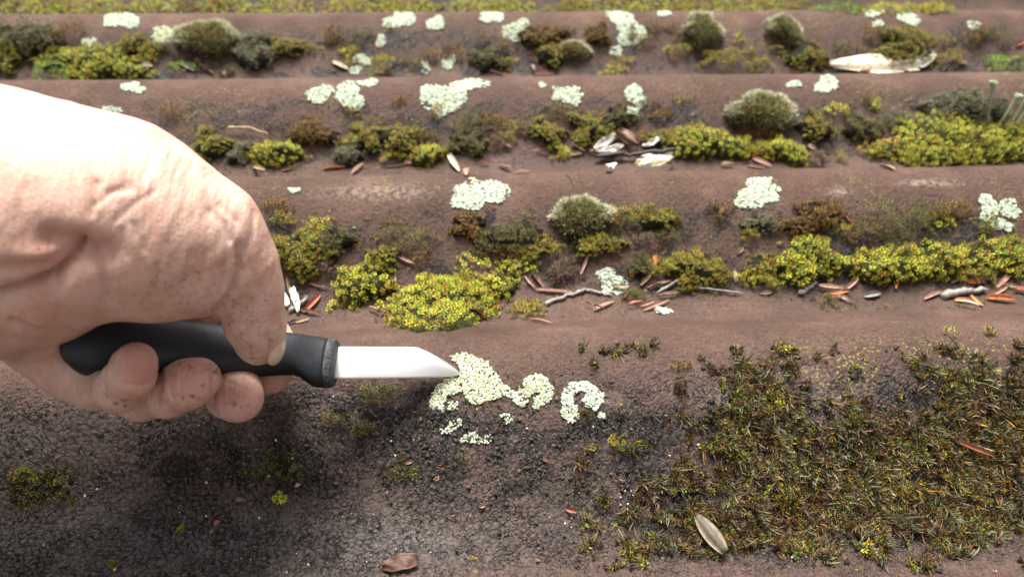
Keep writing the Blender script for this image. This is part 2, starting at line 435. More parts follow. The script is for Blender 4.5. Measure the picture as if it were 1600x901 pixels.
def clump(cx, cy, wpx, hpx, kind, phrase=None, label=None, dome=None, name='moss_cushion', dens=1.0):
    r = np.random.default_rng(int(cx*7+cy*13+wpx))
    c, rx, ru, rd = surf_frame(cx, cy+hpx*0.12, wpx*1.1, hpx)
    H = dome if dome is not None else min(0.95*min(rx, (ru+rd)/2)+1.2, 11)
    far = np.clip(np.linalg.norm(c-CAM)/220, 1, 2.2)
    big = hpx > 34 or kind == 'hair'
    if kind == 'hair': sp, sc0, protos = 0.68*far**.5, 1.25*far**.3, HAIR
    elif kind in ('yellow', 'vivid'): sp, sc0, protos = 2.3*far**.15, 1.28*far**.1, STAR
    elif kind in ('dark', 'grey'): sp, sc0, protos = 1.5*far**.3, 0.8*far**.2, DARK
    else: sp, sc0, protos = 1.5*far**.2, 0.85*far**.15, STAR
    n = int(max(4, dens*math.pi*rx*(ru+rd)/2/(sp*sp*(.95 if kind in ('yellow', 'vivid') else .62))))
    seed = int(cx)
    def shape(a, b, ragged):
        rr = np.hypot(a, b); th = np.arctan2(b, a)
        rad = 1+ragged*(vn(th*1.6+7, np.full(np.shape(th), seed*.37), seed)-.5)*2+ragged*.6*(vn(th*5+7, np.full(np.shape(th), 3.3), seed)-.5)*2
        return rr/np.maximum(rad, .35)
    ragged = .27 if kind == 'hair' else .38 if kind in ('yellow', 'vivid') else .5
    # jittered hex scatter
    m = int(math.sqrt(n/.785))+2
    ga, gb = np.meshgrid(np.linspace(-1.25, 1.25, int(m*1.25)), np.linspace(-1.25, 1.25, int(m*1.25)))
    st = 2.5/max(int(m*1.25)-1, 1)
    ga = (ga+st*.5*(np.arange(ga.shape[0]) % 2)[:, None]+r.normal(size=ga.shape)*st*.25).ravel(); gb = (gb+r.normal(size=gb.shape)*st*.25).ravel()
    q = shape(ga, gb, ragged); k = q < 1
    if kind not in ('yellow', 'vivid', 'hair'):      # patchy
        k &= (vn(ga*2.2+seed, gb*2.2, seed+5) > .30) | (q < .35)
    ga, gb, q = ga[k], gb[k], q[k]
    if len(ga) < 3:
        ga = r.normal(size=5)*.4; gb = r.normal(size=5)*.4; q = np.hypot(ga, gb)
    def place(a, b, q_, k_):
        x = c[0]+a*rx; y = c[1]+np.where(b > 0, b*ru, b*rd)
        nn = normal(x, y); z = roofz(x, y)
        wav = .55+.55*vn(x/5.0, y/4.0, seed+2)+.25*vn(x/2.2, y/2.2, seed+3)
        hh = H*np.sqrt(np.clip(1-q_**2, 0, 1))*(wav if kind != 'hair' else 1)*k_
        base = np.stack([x, y, z], -1)
        return base+nn*hh[:, None], nn, base
    top, nn, base = place(ga, gb, q, 1.0)
    lean = (.9 if kind == 'hair' else .55)*q
    top = top+nn*(r.normal(size=len(ga))*.5)[:, None]
    dirn = nn*(1-.35*q)[:, None]+np.stack([ga, np.where(gb > 0, gb, gb), np.zeros(len(ga))], -1)*lean[:, None]+r.normal(size=nn.shape)*.16+C_([0, 0, .25])
    dirn[:, 2] = np.maximum(dirn[:, 2], -.1)
    B = Batch()
    # soil/peat body under the shoots
    na, nb = 28, 9
    aa = np.linspace(0, 2*np.pi, na, endpoint=False); V = []
    for j in range(nb):
        rr = 1-j/(nb-1)
        th = aa; rad = 1/np.maximum(shape(np.cos(th), np.sin(th), ragged), .2)*.93
        a_, b_ = rr*rad*np.cos(th), rr*rad*np.sin(th)
        tp, n_, bs_ = place(a_, b_, np.full(na, rr), .72)
        V.append(tp-n_*(.45 if j else .9))
    V = np.concatenate(V); F = []
    for j in range(nb-1):
        for i in range(na):
            F.append((j*na+i, j*na+(i+1) % na, (j+1)*na+(i+1) % na, (j+1)*na+i))
    if big: B.add(V, np.array(F), PAL[kind][0]*.8+.004, 1)
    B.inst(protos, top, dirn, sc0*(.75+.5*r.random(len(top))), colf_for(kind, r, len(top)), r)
    if kind == 'hair':
        kk = (q > .7) & (gb > -.3); m_ = kk.sum()
        def tipf(t, ix): return np.where(t < .4, C_([.2, .19, .08]), C_([.85, .85, .68]))*np.ones((len(ix), 1, 1))  # far-side rim hairs whitened further: a backlit halo put into their colour
        B.inst(HAIR, top[kk]+nn[kk]*.7, dirn[kk], np.full(m_, sc0*1.0), tipf, r)
    if kind in ('yellow', 'olive', 'amber') and big:     # a second, darker storey low at the rim
        kk = (q > .6)
        B.inst(DARK, base[kk]+nn[kk]*H*.25, dirn[kk]+r.normal(size=(kk.sum(), 3))*.5, np.full(kk.sum(), sc0*.8), colf_for('olive' if kind == 'yellow' else 'dark', r, kk.sum()), r)
    o = B.build(name, [M_MOSS, M_SOIL], origin=c, smooth_=False)
    adj = {'yellow': 'yellow-green moss cushion', 'vivid': 'bright green moss cushion', 'olive': 'olive moss tuft', 'dark': 'blackish green moss tuft',
           'amber': 'amber brown moss tuft', 'brown': 'withered brown moss tuft', 'grey': 'grey-green lichen-like moss tuft', 'hair': 'rounded hoary moss cushion'}[kind]
    if wpx*hpx < 1500 and kind in ('yellow', 'olive', 'amber', 'dark', 'brown'): adj = 'small '+adj
    if wpx*hpx > 6500: adj = 'large '+adj
    register(o, phrase or adj, 'moss', cx, cy, label)
    return o

MOSS = [
 # top strip
 (40,5,100,14,'olive'),(130,6,90,14,'yellow'),(235,7,60,14,'yellow'),(300,6,60,12,'amber'),(350,7,80,14,'yellow'),(440,6,80,12,'olive'),(560,5,90,14,'yellow'),
 (640,5,70,12,'yellow'),(740,6,90,12,'olive'),(800,6,60,12,'yellow'),(880,6,60,12,'dark'),(950,6,90,12,'yellow'),(1020,5,90,14,'yellow'),(1100,5,80,14,'yellow'),(1185,6,90,14,'yellow'),
 (1250,5,50,10,'dark'),(1312,8,56,12,'vivid'),(1400,5,70,10,'olive'),(1460,6,40,12,'yellow'),
 # farthest full ridge
 (40,62,110,56,'dark'),(16,85,50,50,'olive'),(108,48,56,34,'amber'),(60,42,60,24,'grey'),(156,98,140,44,'yellow'),(90,112,50,28,'vivid'),(208,72,70,36,'olive'),(330,62,100,54,'hair'),(400,76,70,52,'grey'),(452,72,56,40,'olive'),(284,106,44,24,'vivid'),(232,88,30,24,'yellow'),
 (520,50,30,26,'amber'),(545,62,50,24,'dark'),(600,104,44,34,'olive'),(646,96,40,18,'dark'),(765,92,52,36,'dark'),(752,60,30,22,'amber'),(793,68,34,28,'amber'),(848,58,74,38,'amber'),(866,84,44,46,'olive'),(895,80,42,28,'hair'),
 (935,52,36,36,'amber'),(1050,42,24,16,'amber'),(1064,76,32,24,'olive'),(1095,50,50,48,'hair'),(1100,74,38,24,'dark'),(1128,92,76,34,'olive'),(1185,102,50,24,'olive'),(1222,46,42,38,'hair'),(1258,86,64,50,'olive'),
 (1322,76,40,26,'dark'),(1362,52,26,28,'amber'),(1415,76,110,36,'olive'),(1418,50,40,18,'amber'),(1480,88,60,32,'olive'),(1518,52,34,34,'amber'),(1562,58,26,26,'dark'),(1588,96,34,34,'vivid'),(1552,100,34,26,'vivid'),
 # second ridge
 (262,170,38,30,'amber'),(335,222,76,50,'olive'),(378,236,40,40,'grey'),(434,236,74,52,'yellow'),(498,206,84,52,'amber'),(548,240,50,40,'grey'),(570,216,60,56,'olive'),(628,214,74,60,'olive'),(665,243,50,38,'yellow'),(735,222,80,36,'dark'),(790,212,32,22,'olive'),(730,190,70,20,'dark'),
 (624,157,18,12,'amber'),(856,204,56,46,'olive'),(878,238,40,22,'yellow'),(922,196,60,56,'olive'),(870,168,60,20,'dark'),(965,180,54,40,'dark'),(1063,155,24,14,'olive'),(1030,178,34,24,'amber'),
 (1192,172,94,62,'hair'),(1105,222,120,62,'yellow'),(1030,214,60,36,'olive'),(1222,236,62,44,'yellow'),(1272,192,50,58,'olive'),(1345,196,50,52,'dark'),(1400,178,50,30,'grey'),(1352,152,22,16,'amber'),(1490,218,214,72,'yellow'),(1500,164,130,36,'grey'),(1312,246,20,18,'olive'),
 # ridge behind the knife
 (467,390,88,84,'olive'),(528,372,60,56,'dark'),(566,436,92,76,'yellow'),(683,462,144,92,'yellow'),(600,400,60,40,'olive'),(610,345,24,18,'amber'),(735,348,66,40,'amber'),(640,372,90,34,'dark'),(800,366,100,38,'dark'),(846,384,70,30,'olive'),(905,332,76,54,'hair'),(938,378,84,46,'olive'),
 (1030,340,60,44,'olive'),(1132,328,32,32,'amber'),(1080,412,84,70,'olive'),(1192,345,62,40,'grey'),(1268,338,92,52,'amber'),(1252,402,128,90,'yellow'),(1190,410,50,50,'olive'),(1382,410,116,82,'yellow'),(1462,406,104,76,'yellow'),(1562,394,104,74,'yellow'),(1400,338,110,30,'dark'),(1475,324,32,24,'amber'),
 (780,444,56,44,'yellow'),(826,486,50,22,'olive'),(1000,410,40,46,'dark'),(1006,330,40,30,'dark'),(518,480,16,16,'yellow'),(990,462,30,24,'dark'),(1292,474,24,22,'dark'),
 # nearest ridge
 (58,757,112,46,'dark',None,None,1.3),(88,748,30,14,'olive',None,None,1.0),(36,740,44,18,'olive',None,None,1.2),(425,728,86,56,'dark',None,None,1.5),(436,776,20,14,'yellow'),(620,728,60,40,'dark',None,None,1.2),(712,716,50,30,'dark',None,None,1.2),(966,688,30,20,'olive'),(286,826,9,7,'olive'),(178,882,10,7,'olive'),(1224,548,18,12,'yellow'),(1060,572,30,12,'amber'),(740,872,14,5,'olive'),(1545,520,20,12,'olive'),(1484,524,16,10,'olive'),(520,650,44,26,'dark'),(560,664,40,22,'dark'),(590,612,60,16,'dark'),
]
for t in MOSS:
    if t[1] < 13: clump(t[0], 15, t[2]*1.3, 12, {'olive': 'yellow', 'dark': 'olive'}.get(t[4], t[4]), dome=5)
    else: clump(*t)
rx_ = np.random.default_rng(404); cand = []
for lo_, hi_, n_ in ((42, 112, 34), (160, 250, 36), (318, 440, 40)):
    k_ = 0
    while k_ < n_:
        x_, y_ = rx_.uniform(5, 1595), rx_.uniform(lo_, hi_)
        if vn(x_/70, y_/30, 61) < .42 or (x_ < 420 and y_ > 130) or any(abs(x_-c[0]) < 22 and abs(y_-c[1]) < 10 for c in cand): continue
        if any(abs(x_-m_[0]) < m_[2]*.42 and abs(y_-m_[1]) < m_[3]*.42 for m_ in MOSS): k_ += .2; continue
        f_ = (y_-lo_)/(hi_-lo_); kd = ['amber', 'olive', 'dark', 'yellow', 'brown'][rx_.choice(5, p=[.34-.2*f_, .26, .16, .08+.2*f_, .16])]
        cand.append((x_, y_)); clump(x_, y_, rx_.uniform(16, 52)*(.7+y_/700), rx_.uniform(12, 26)*(.7+y_/600), kd); k_ += 1

# moss mat of the nearest ridge: uncountable shoots
def mat_():
    r = np.random.default_rng(77)
    n = 15000; x = r.uniform(900, 1700, n); y = r.uniform(540, 898, n)
    low = 872+8*np.sin(x/70)-np.clip((x-1450)*.09, 0, 20)
    def bl(cx, cy, rx, ry, a): return a*np.exp(-(((x-cx)/rx)**2+((y-cy)/ry)**2))
    den = (bl(1390, 770, 270, 95, 1.35)+bl(1190, 640, 55, 60, 1.1)+bl(1160, 575, 22, 30, .8)+bl(1560, 660, 110, 80, 1.0)+bl(1120, 830, 130, 50, .9)+bl(1680, 760, 120, 120, 1.2)+bl(1330, 680, 90, 40, .7)
           +bl(1080, 720, 90, 50, .35)+bl(1540, 590, 90, 18, .35)+bl(1380, 605, 200, 25, .12))
    den = den*(1-smooth(-6, 16, y-low+14*(vn(x/18, y/9, 44)-.5)*2))
    ker = vn(x/38, y/26, 4)*.38+vn(x/15, y/10, 8)*.42+vn(x/5, y/4, 9)*.2
    k = (den*.85+(ker-.5)*2.8 > .36+.42*r.random(n))
    x, y, ker, den = x[k], y[k], ker[k], den[k]
    h = hit(x, y); nn = normal(h[:, 0], h[:, 1])
    lift = .2+3.2*np.clip(den, 0, 1)*vn(h[:, 0]/6, h[:, 1]/6, 12)**1.3+r.random(len(h))*1.1
    d = nn+r.normal(size=nn.shape)*.75+C_([0, -.25, .3])
    pick = vn(h[:, 0]/6, h[:, 1]/6, 55)*.7+r.random(len(h))*.55
    B = Batch()
    for kind, lo, hi, pr, s_ in (('dark', 0, .24, SHOOT, .8), ('brown', .24, .66, SHOOT, .85), ('amber', .66, .70, SHOOT, .8), ('olive', .70, .88, SHOOT, .95), ('vivid', .88, .95, STAR, 1.0), ('yellow', .95, 2, STAR, 1.1)):
        kk = (pick >= lo) & (pick < hi); m_ = kk.sum()
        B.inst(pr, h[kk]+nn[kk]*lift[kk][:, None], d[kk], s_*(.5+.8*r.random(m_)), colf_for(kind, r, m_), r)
    for kind, fr_ in (('grey', .3), ('brown', .3), ('amber', .08)):          # dead twiggy bits between the shoots
        kk = r.random(len(h)) < fr_
        B.inst(HAIR, h[kk]+nn[kk]*(lift[kk]*.9)[:, None], d[kk]+r.normal(size=(kk.sum(), 3))*.9, 1.8*(.4+r.random(kk.sum())), colf_for(kind, r, kk.sum()), r)
    kk = r.random(len(h)) < .7
    B.inst(CRUMB, h[kk]+nn[kk]*(lift[kk]*.35)[:, None], nn[kk], .3+.7*r.random(kk.sum()), lambda t, ix: C_([.018, .014, .011]), r, m=1)
    o = B.build('moss_mat', [M_MOSS, M_DIRT], origin=hit(1300, 760), smooth_=False)
    tag(o, 'dark tangled mat of brown and green moss covering the right of the nearest ridge', 'moss', kind='stuff')
mat_()

# loose crumbs of dirt and scattered green and brown specks
def crumbs():
    r = np.random.default_rng(5)
    B = Batch()
    n = 24000; x = r.uniform(-10, 1610, n); y = r.uniform(560, 905, n)
    def bl(cx, cy, rx, ry, a): return a*np.exp(-(((x-cx)/rx)**2+((y-cy)/ry)**2))
    dn = bl(560, 670, 190, 80, 1)+bl(230, 735, 260, 45, .8)+bl(900, 680, 130, 30, .9)+bl(800, 760, 220, 70, .5)+bl(1250, 650, 300, 60, .6)+bl(1050, 780, 160, 90, .8)+bl(60, 680, 150, 50, .5)+.05
    hh = hit(x, y); bl1 = fbm(hh[:, 0]/17, hh[:, 1]/10, 121, 4)*.6+fbm(hh[:, 0]/5, hh[:, 1]/3.2, 122, 3)*.4
    k = r.random(n) < dn*(.06+.85*smooth(.45, .66, bl1))
    h = hh[k]; nn = normal(h[:, 0], h[:, 1])
    s_ = .14+.75*r.random(len(h))**3
    cc = np.array([[.020, .015, .012], [.040, .027, .021], [.085, .055, .042], [.030, .028, .020]])[r.integers(0, 4, len(h))]
    B.inst(CRUMB, h+nn*(s_*.12+.1)[:, None], nn+r.normal(size=nn.shape)*.5, s_, lambda t, ix: cc[ix][:, None]*(.6+.8*t), r, squash=.5)
    o = B.build('dirt_crumbs', [M_DIRT], origin=hit(600, 700), smooth_=False)
    tag(o, 'black dirt crumbs caked over the slope of the nearest ridge', 'dirt', kind='stuff')
    # pale grains: crumbled lichen and bark
    B = Batch(); n = 300; x = r.uniform(0, 1600, n); y = np.concatenate([r.uniform(600, 900, 180), r.uniform(20, 500, 120)])
    x = np.concatenate([x, r.normal(978, 10, 16), r.normal(890, 8, 10), r.normal(1575, 12, 24), r.normal(1255, 30, 12), r.normal(1090, 30, 14)])
    y = np.concatenate([y, r.normal(780, 14, 16), r.normal(815, 5, 10), r.normal(805, 14, 24), r.normal(868, 5, 12), r.normal(750, 30, 14)])
    h = hit(x, y); nn = normal(h[:, 0], h[:, 1]); s_ = .12+.38*r.random(len(h))**3
    cc = np.array([[.62, .66, .52], [.50, .33, .24], [.60, .55, .42], [.45, .42, .12]])[r.choice(4, len(h), p=[.45, .25, .2, .1])]
    B.inst(CRUMB, h+nn*(s_+.3)[:, None], nn+r.normal(size=nn.shape)*.5, s_, lambda t, ix: cc[ix][:, None]*np.ones_like(t), r, squash=.6)
    o = B.build('pale_grains', [M_LICH], origin=hit(900, 800), smooth_=False)
    tag(o, 'tiny pale grains of crumbled lichen and bark strewn over the roof', 'grains', kind='stuff')
    # single moss shoots sprinkled over all the slopes
    B = Batch(); n = 17000
    x = r.uniform(-10, 1610, n); y = np.concatenate([r.uniform(15, 505, 15000), r.uniform(560, 900, n-15000)])
    h = hit(x, y); ph = ((h[:, 1]-Y0)/P) % 1
    keep = (ph > .40) & (ph < .88) & (vn(x/42, y/15, 71)*.6+vn(x/13, y/7, 72)*.4 > .52+.10*(ph > .78)+.08*(ph < .52))
    nr_ = y > 505; ker = vn(x/60, y/30, 19)
    keep = np.where(nr_, (ker > .52) & (r.random(n) < .38), keep)
    h = h[keep]; nn = normal(h[:, 0], h[:, 1]); nr_ = nr_[keep]
    pick = r.random(len(h))+vn(h[:, 0]/15, h[:, 1]/9, 3)*.8
    for kind, lo, hi in (('dark', 0, .35), ('grey', .35, .6), ('brown', .6, .85), ('amber', .85, 1.05), ('olive', 1.05, 1.3), ('yellow', 1.3, 9)):
        kk = (pick >= lo) & (pick < hi); m_ = kk.sum(); s_ = np.where(nr_[kk], .42, .72)*(.4+.8*r.random(m_))
        B.inst(DARK if kind in ('dark', 'grey') else STAR, h[kk]+nn[kk]*(1.0*s_*r.random(m_)*2)[:, None], nn[kk]+r.normal(size=(m_, 3))*.4, s_, colf_for(kind, r, m_), r)
    o = B.build('moss_specks', [M_MOSS, M_DIRT], origin=hit(800, 380), smooth_=False)
    tag(o, 'tiny loose moss shoots sprinkled over the slopes between the cushions', 'moss', kind='stuff')
crumbs()

# ------------------------------------------------------------------ lichens
def lichen_from(x, y, name, c, label=None, size=.55, tint=(.62, .70, .56), rimx=None, thick=.5, r=None, reg=None, yelp=.12, squash=.62):
    h = hit(x, y); h = h[np.abs(h[:, 1]-np.median(h[:, 1])) < 16]; nn = normal(h[:, 0], h[:, 1]); B = Batch()
    s_ = size*(.55+.75*r.random(len(h)))
    br = (.72+.45*r.random(len(h)))[:, None, None]; yel = (r.random(len(h)) < yelp)[:, None, None]
    tint = C_(tint)
    def cf(t, ix): return np.clip(np.where(yel[ix], C_([.42, .40, .20]), tint)*br[ix]*(.72+.4*t), 0, .85)
    lift = thick*(.3+.9*vn(h[:, 0]/1.6, h[:, 1]/1.6, 6))
    B.inst(LUMP, h+nn*lift[:, None], nn+r.normal(size=nn.shape)*.45, s_, cf, r, squash=squash)
    o = B.build(name, [M_LICH], origin=c)
    if label: tag(o, label, 'lichen')
    return o
def lichen(cx, cy, wpx, hpx, tint=(.46, .53, .42), label=None):
    r = np.random.default_rng(int(cx*3+cy*11))
    c = hit(cx, cy); l = hit(cx-3, cy); r_ = hit(cx+3, cy); mmx = np.linalg.norm(r_-l)/6
    t = hit(cx, cy-2); b = hit(cx, cy+2); mmy = min(np.linalg.norm(t-b)/4, mmx*2.5)
    size = .62 if cy > 280 else .75
    n = int(math.pi*wpx*mmx*hpx*mmy/4/(size*size*.62)); n = max(n, 8)
    a = r.uniform(-1.1, 1.1, n*2); b = r.uniform(-1.1, 1.1, n*2)
    th = np.arctan2(b, a); rad = 1+.20*np.sin(th*2+cx)+.14*np.sin(th*3+cy)+.16*np.sin(th*7+cx)*vn(th*0+3, th*0+cx, 2)
    q = np.hypot(a, b)/np.maximum(rad, .4)
    k = (q < 1) & (r.random(len(a)) > .45*smooth(.75, 1, q)) & ~((vn(a*5+cx, b*5, 9) < .15) & (q > .5))
    a, b = a[k][:n], b[k][:n]
    if len(a) < 4: a = r.normal(size=6)*.4; b = r.normal(size=6)*.4
    o = lichen_from(cx+a*wpx/2, cy+b*hpx/2, 'lichen_patch', c, size=size*.85, tint=tint, r=r, thick=.35, squash=.42)
    ph = 'pale green-white lichen patch' if wpx*hpx > 700 else 'small pale lichen spot'
    register(o, ph, 'lichen', cx, cy, label)
for t in [(190,31,50,32),(270,20,30,14),(255,58,44,30,(.5,.56,.36)),(625,31,48,28),(681,37,26,26),(595,64,17,18),(768,26,34,24),(807,48,40,34),(968,27,40,24),(985,52,54,36),(963,80,17,18),
          (1036,20,24,12),(566,94,26,20),(555,110,20,14),(665,107,16,16),(701,98,24,20),(1366,21,28,12),(1420,30,34,20),(1372,38,16,12),(1522,40,20,14),(1258,111,28,12,(.42,.50,.42)),(140,66,20,16,(.4,.44,.36)),
          (208,137,34,17),(500,148,44,26),(546,150,46,42),(693,154,66,58),(732,133,64,17),(575,130,30,11),(887,149,42,32),(993,150,30,36),(988,178,20,26),(848,133,12,9),(1240,132,22,12),(1292,132,40,24),(176,173,30,12,(.4,.45,.36)),
          (750,303,84,50),(1185,302,72,44),(1545,322,34,32),(1576,326,36,28),(955,441,46,40),(1565,352,34,18),(460,298,16,8),(1036,486,32,8,(.7,.75,.62)),(1540,340,20,14)]:
    lichen(*t)
def lich_poly(polys, n, name, label, size=.32, seed=1, tint=(.49, .55, .41)):
    r = np.random.default_rng(seed); X = []; Y = []
    for p_ in polys:
        q = [(650+a/5, 520+b/5) for a, b in p_]
        xs = [a for a, b in q]; ys = [b for a, b in q]
        area = (max(xs)-min(xs))*(max(ys)-min(ys)); m_ = int(area*n)
        x = r.uniform(min(xs), max(xs), m_); y = r.uniform(min(ys), max(ys), m_)
        k = inpoly(x+2.2*(vn(x/4, y/4, 2)-.5)*2, y+2.2*(vn(x/4, y/4, 5)-.5)*2, q) & (vn(x/5, y/4, 14)*.6+vn(x/2.2, y/2, 15)*.4 > .24)
        X.append(x[k]); Y.append(y[k])
    X = np.concatenate(X); Y = np.concatenate(Y)
    return lichen_from(X, Y, name, hit(X.mean(), Y.mean()), label, size=size, r=r, thick=.5, tint=tint, squash=.5, yelp=.25 if seed == 3 else .12)
W_ = [[(270,190),(370,155),(480,195),(560,225),(580,270),(630,330),(680,400),(740,420),(770,460),(830,440),(830,400),(860,345),(930,320),(1010,340),(1060,400),(1080,480),(1050,540),(990,560),(960,590),(920,580),(920,520),(960,470),(930,450),(900,490),(870,530),(840,580),(800,560),(740,530),(680,470),(640,510),(560,530),(500,560),(430,550),(390,510),(380,460),(300,470),(240,500),(215,560),(190,650),(150,660),(120,600),(100,520),(130,470),(180,400),(260,360),(340,320),(345,280)]]
lich_poly(W_, .44, 'lichen_patch', 'large granular pale lichen patch at the knife tip with a hooked right arm', seed=3)
lich_poly([[(1120,490),(1160,430),(1220,380),(1320,380),(1400,420),(1465,480),(1470,550),(1410,600),(1335,592),(1295,530),(1322,492),(1318,462),(1260,452),(1232,480),(1230,530),(1240,570),(1280,590),(1290,660),(1240,700),(1180,680),(1130,640),(1140,580)]], .48, 'lichen_patch', 'pale lichen scraped into the shape of a letter P right of the knife tip', seed=4, tint=(.50, .57, .46))
lich_poly([[(1410,660),(1430,620),(1475,630),(1470,670)]], .5, 'lichen_patch', 'tiny lichen dot right beneath the P-shaped lichen', seed=5)
lich_poly([[(630,640),(690,615),(770,660),(760,690),(710,720),(700,670)]], .22, 'lichen_patch', 'small loose lichen remnant between the knife-tip patch and the black dirt', seed=6)
lich_poly([[(160,730),(240,740),(260,690),(340,670),(370,720),(330,750),(270,790),(220,800)]], .15, 'lichen_patch', 'lower left lichen remnant beneath the knife-tip patch', seed=7)
lich_poly([[(380,780),(450,770),(520,800),(600,790),(620,830),(560,870),(480,860),(330,850)]], .15, 'lichen_patch', 'lowest lichen remnant beneath the knife-tip patch', seed=8)
lich_poly([[(250,540),(330,540),(320,600),(250,610)]], .26, 'lichen_patch', 'thin sprinkle of lichen grains under the left half of the knife-tip patch', size=.3, seed=9)
lich_poly([[(120,590),(230,580),(220,660),(130,660)]], .3, 'lichen_patch', 'thin trail of lichen grains at the far left end of the knife-tip patch', size=.3, seed=10)

# ------------------------------------------------------------------ litter
def blade_mesh(p0, p1, up, wmm, curl=.25, fold=.3, bend=0.0, taper=(.15, .05), th=.16, seed=0, wob=.0):
    """a pointed, cupped scale/leaf from p0 to p1, closed with thickness"""
    r = np.random.default_rng(seed)
    L = np.linalg.norm(p1-p0); d = (p1-p0)/L; s_ = np.cross(d, up); s_ /= np.linalg.norm(s_); n_ = np.cross(s_, d)
    nu, nv = 12, 7; V = np.zeros((2, nu, nv, 3)); off = r.random()*50
    for i in range(nu):
        u = i/(nu-1); wv = math.sin(math.pi*(taper[0]+(1-taper[0]-taper[1])*u))**.75
        for j in range(nv):
            v = j/(nv-1)*2-1
            x = v*wmm/2*wv*math.cos(curl*abs(v)); z = wmm*.5*wv*(math.sin(curl*abs(v))*abs(v)+fold*abs(v))+bend*L*(math.sin(math.pi*u))
            z += wob*(float(vn(u*5+off, v*3+off, 3))-.5)*2; x += wob*.5*(float(vn(u*6+off, 9., 4))-.5)
            p_ = p0+d*L*u+s_*x+n_*z
            V[0, i, j] = p_+n_*th/2; V[1, i, j] = p_-n_*th/2
    ii = np.arange(2*nu*nv).reshape(2, nu, nv); F = []
    for i in range(nu-1):
        for j in range(nv-1):
            F.append((ii[0, i, j], ii[0, i, j+1], ii[0, i+1, j+1], ii[0, i+1, j])); F.append((ii[1, i, j], ii[1, i+1, j], ii[1, i+1, j+1], ii[1, i, j+1]))
        for j in (0, nv-1): F.append((ii[0, i, j], ii[0, i+1, j], ii[1, i+1, j], ii[1, i, j]))
    for i in (0, nu-1):
        for j in range(nv-1): F.append((ii[0, i, j], ii[0, i, j+1], ii[1, i, j+1], ii[1, i, j]))
    u = np.tile(np.repeat(np.linspace(0, 1, nu), nv), 2); v = np.tile(np.linspace(-1, 1, nv), nu*2)
    return V.reshape(-1, 3), np.array(F), u, v
LC = {'leaf': (.085, .036, .022), 'pod': (.085, .065, .045), 'pink': (.38, .22, .16), 'brown': (.20, .10, .06), 'orange': (.45, .15, .04), 'tan': (.42, .30, .17), 'cream': (.70, .62, .46), 'white': (.68, .62, .56),
      'grey': (.26, .24, .22), 'black': (.03, .025, .022), 'red': (.36, .11, .06)}
def ends(x1, y1, x2, y2, lift):
    a = hit(x1, y1); b = hit(x2, y2); m = hit((x1+x2)/2, (y1+y2)/2)
    if np.linalg.norm(a-b) > 3.0*abs(math.hypot(x2-x1, y2-y1))*np.linalg.norm(m-CAM)/FPX: b = a+(b-a)*.4
    n_ = normal(m[0], m[1]); return a+n_*lift, b+n_*lift, n_, m
def scale_(x1, y1, x2, y2, wpx, colr, what='bud_scale', label=None, lift=.7, curl=.7, fold=.15, bend=.0, wob=.0, taper=(.15, .05), phrase=None, th=.16, edge=None):
    seed = int(x1*3+y1*7); r = np.random.default_rng(seed)
    a, b, n_, m = ends(x1, y1, x2, y2, lift); b = b+n_*r.uniform(-.2, .9)
    wmm = wpx*np.linalg.norm(m-CAM)/FPX
    tc = (CAM-m)/np.linalg.norm(CAM-m)
    up = n_*.6+r.normal(size=3)*.25+tc*(.3 if wpx < 10 else 1.0)
    V, F, u, v = blade_mesh(a, b, up, wmm, curl, fold, bend, taper, th, seed, wob)
    c = C_(LC[colr])*r.uniform(.8, 1.15); streak = .75+.5*vn(v*5+seed, u*1.2, 3)
    col = c*streak[:, None]
    if edge is not None: col = np.where((np.abs(v) > .6)[:, None], C_(edge), col)
    o = mk(what, V, [F], M_LITT, origin=(a+b)/2, col=np.clip(col, 0, .85))
    nm = {'leaf': 'brown', 'pod': 'grey-brown', 'pink': 'pinkish brown', 'brown': 'dark brown', 'orange': 'orange', 'tan': 'tan', 'cream': 'cream', 'white': 'whitish', 'grey': 'grey', 'black': 'blackish', 'red': 'reddish'}[colr]
    register(o, phrase or f'{nm} {"dry scale" if what == "bud_scale" else what.replace("_", " ")}', what.replace('_', ' '), x1, y1, label)
    return o
